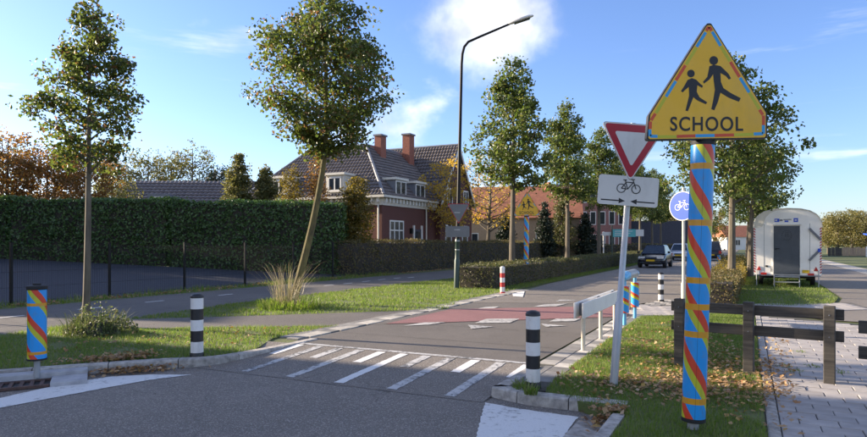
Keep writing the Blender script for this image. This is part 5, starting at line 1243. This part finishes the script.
def mound(name, label, loc, rx, ry, h, n, mat, size, seed):
    rng = np.random.default_rng(seed); t = thing(name, label, 'shrub', loc)
    a = rng.uniform(0, 6.283, n); q = np.sqrt(rng.random(n)); z = h * (1 - q ** 1.5) * rng.uniform(.55, 1.25, n) * (1 + .35 * np.sin(a * 2 + 1)) + .02; q = q * (1 + .22 * np.sin(a * 3) + .15 * np.sin(a * 5 + 2))
    C = np.column_stack([rx * q * np.cos(a), ry * q * np.sin(a), z]) + rng.normal(size=(n, 3)) * .03; C[:, 2] = np.maximum(C[:, 2], .015)
    V, F = leaves(C, size, rng, np.repeat([[0, -.2, 1.]], n, 0), .6, .8); mesh_obj('foliage', np_mesh('foliage', V, F, [MATS[mat]]), t)
    m = MB(); m.lathe([(min(rx, ry) * .9 * math.sqrt(max(0, 1 - k / 5)), h * .7 * k / 5) for k in range(5)], 14); m.build('stems', MATS['twig'], t); return t
mb_ = G(98, 334); mound('ground_cover_mound', 'low leafy mound of ground cover at the foot of the straight young tree', mb_, .62, .42, .36, 1900, 'leaf_ivy', .055, 3)
clump('ground_cover_shoots', 'thin upright shoots growing out of the ground cover mound', (mb_[0] - .1, mb_[1] + .05, 0), 260, .42, .5, .006, 'leaf_ivy', 4, 1.2)
wd = G(524, 389); clump('weed_tuft', 'small green weed tuft at the foot of the kerb corner bollard', (wd[0], wd[1], .01), 120, .10, .12, .005, 'grass', 8, 1.1)
wd = G(529, 395); clump('weed_tuft', 'small green weed growing from the joint of the kerb stones below the bollard', (wd[0] + .02, wd[1], .01), 90, .10, .07, .006, 'grass', 9, 1.2)
for k, (x, y) in enumerate(((800, 352), (812, 366), (783, 366), (795, 371), (840, 372))):
    q = G(x, y); clump('weed_tuft', 'tiny weed tuft growing from the paver joints by the rail fence', (q[0], q[1], -.01), 60, .035, .10, .004, 'grass', 40 + k, 1.5)['group'] = 'weed tufts in the paver joints'
# leaf litter
rv = [RV]
bl = []
def LB_(px, py, rx, ry, n, rot=0.0, z=0.0): q = G(px, py, z); bl.append((q[0], q[1], z, rx, ry, n, rot))
LB_(640, 385, 1.0, .7, 560, .3); LB_(730, 392, .8, .6, 560, .5); LB_(735, 365, .9, 1.0, 420, 1.1); LB_(690, 360, 1.6, 1.4, 900, .8); LB_(650, 345, 1.4, 1.6, 320, .9); LB_(720, 335, 1.3, 2.0, 300, .9); LB_(745, 415, .5, .8, 60, .6); LB_(690, 380, 1.6, .5, 520, 0)
litter('leaf_litter', 'brown fallen leaves scattered over the verge round the sign poles', bl, 15, .056, rv + [S2([(5, .1), (12, .1), (12, .6), (5, .42)])], .05)
bl = []
LB_(112, 362, .55, .34, 520, .3); LB_(125, 358, .5, .2, 150, .3); LB_(240, 335, 2.4, .8, 150, .3); LB_(150, 345, 2.2, .9, 120, .3)
bl = [b + (LV,) for b in bl]
roadp = [(p[0] + .02, p[1] - .01) for p in corner[3:9]] + [(-6.6, 6), (-3, 6)]
q = (-4.05, 8.30); bl.append((q[0], q[1], LOW, .75, .22, 420, .42, roadp))
litter('leaf_heap', 'heap of brown fallen leaves against the curved kerb', bl, 16, .062, None, .07)
bl = []
LB_(612, 411, .16, .12, 70, .5, 0); LB_(600, 420, .25, .1, 40, 1.1, LOW + .02); LB_(598, 428, .12, .3, 30, .3, LOW + .02)
litter('gutter_leaves', 'orange-brown leaves caught in the kerb corner beside the gutter', bl, 17, .07, None, .04)
bl = []
for k in range(9): q = R(10 + k * 2.2, -16.6); bl.append((q[0], q[1], 0, .9, .35, 90, 1.1))
for k in range(12): q = R(30 + k * 3, -16.3); bl.append((q[0], q[1], 0, 2.2, .3, 70, 1.1))
litter('fence_leaves', 'fallen leaves drifted along the fence and hedge foot beside the cycle path', bl, 18, .10, None, .05)
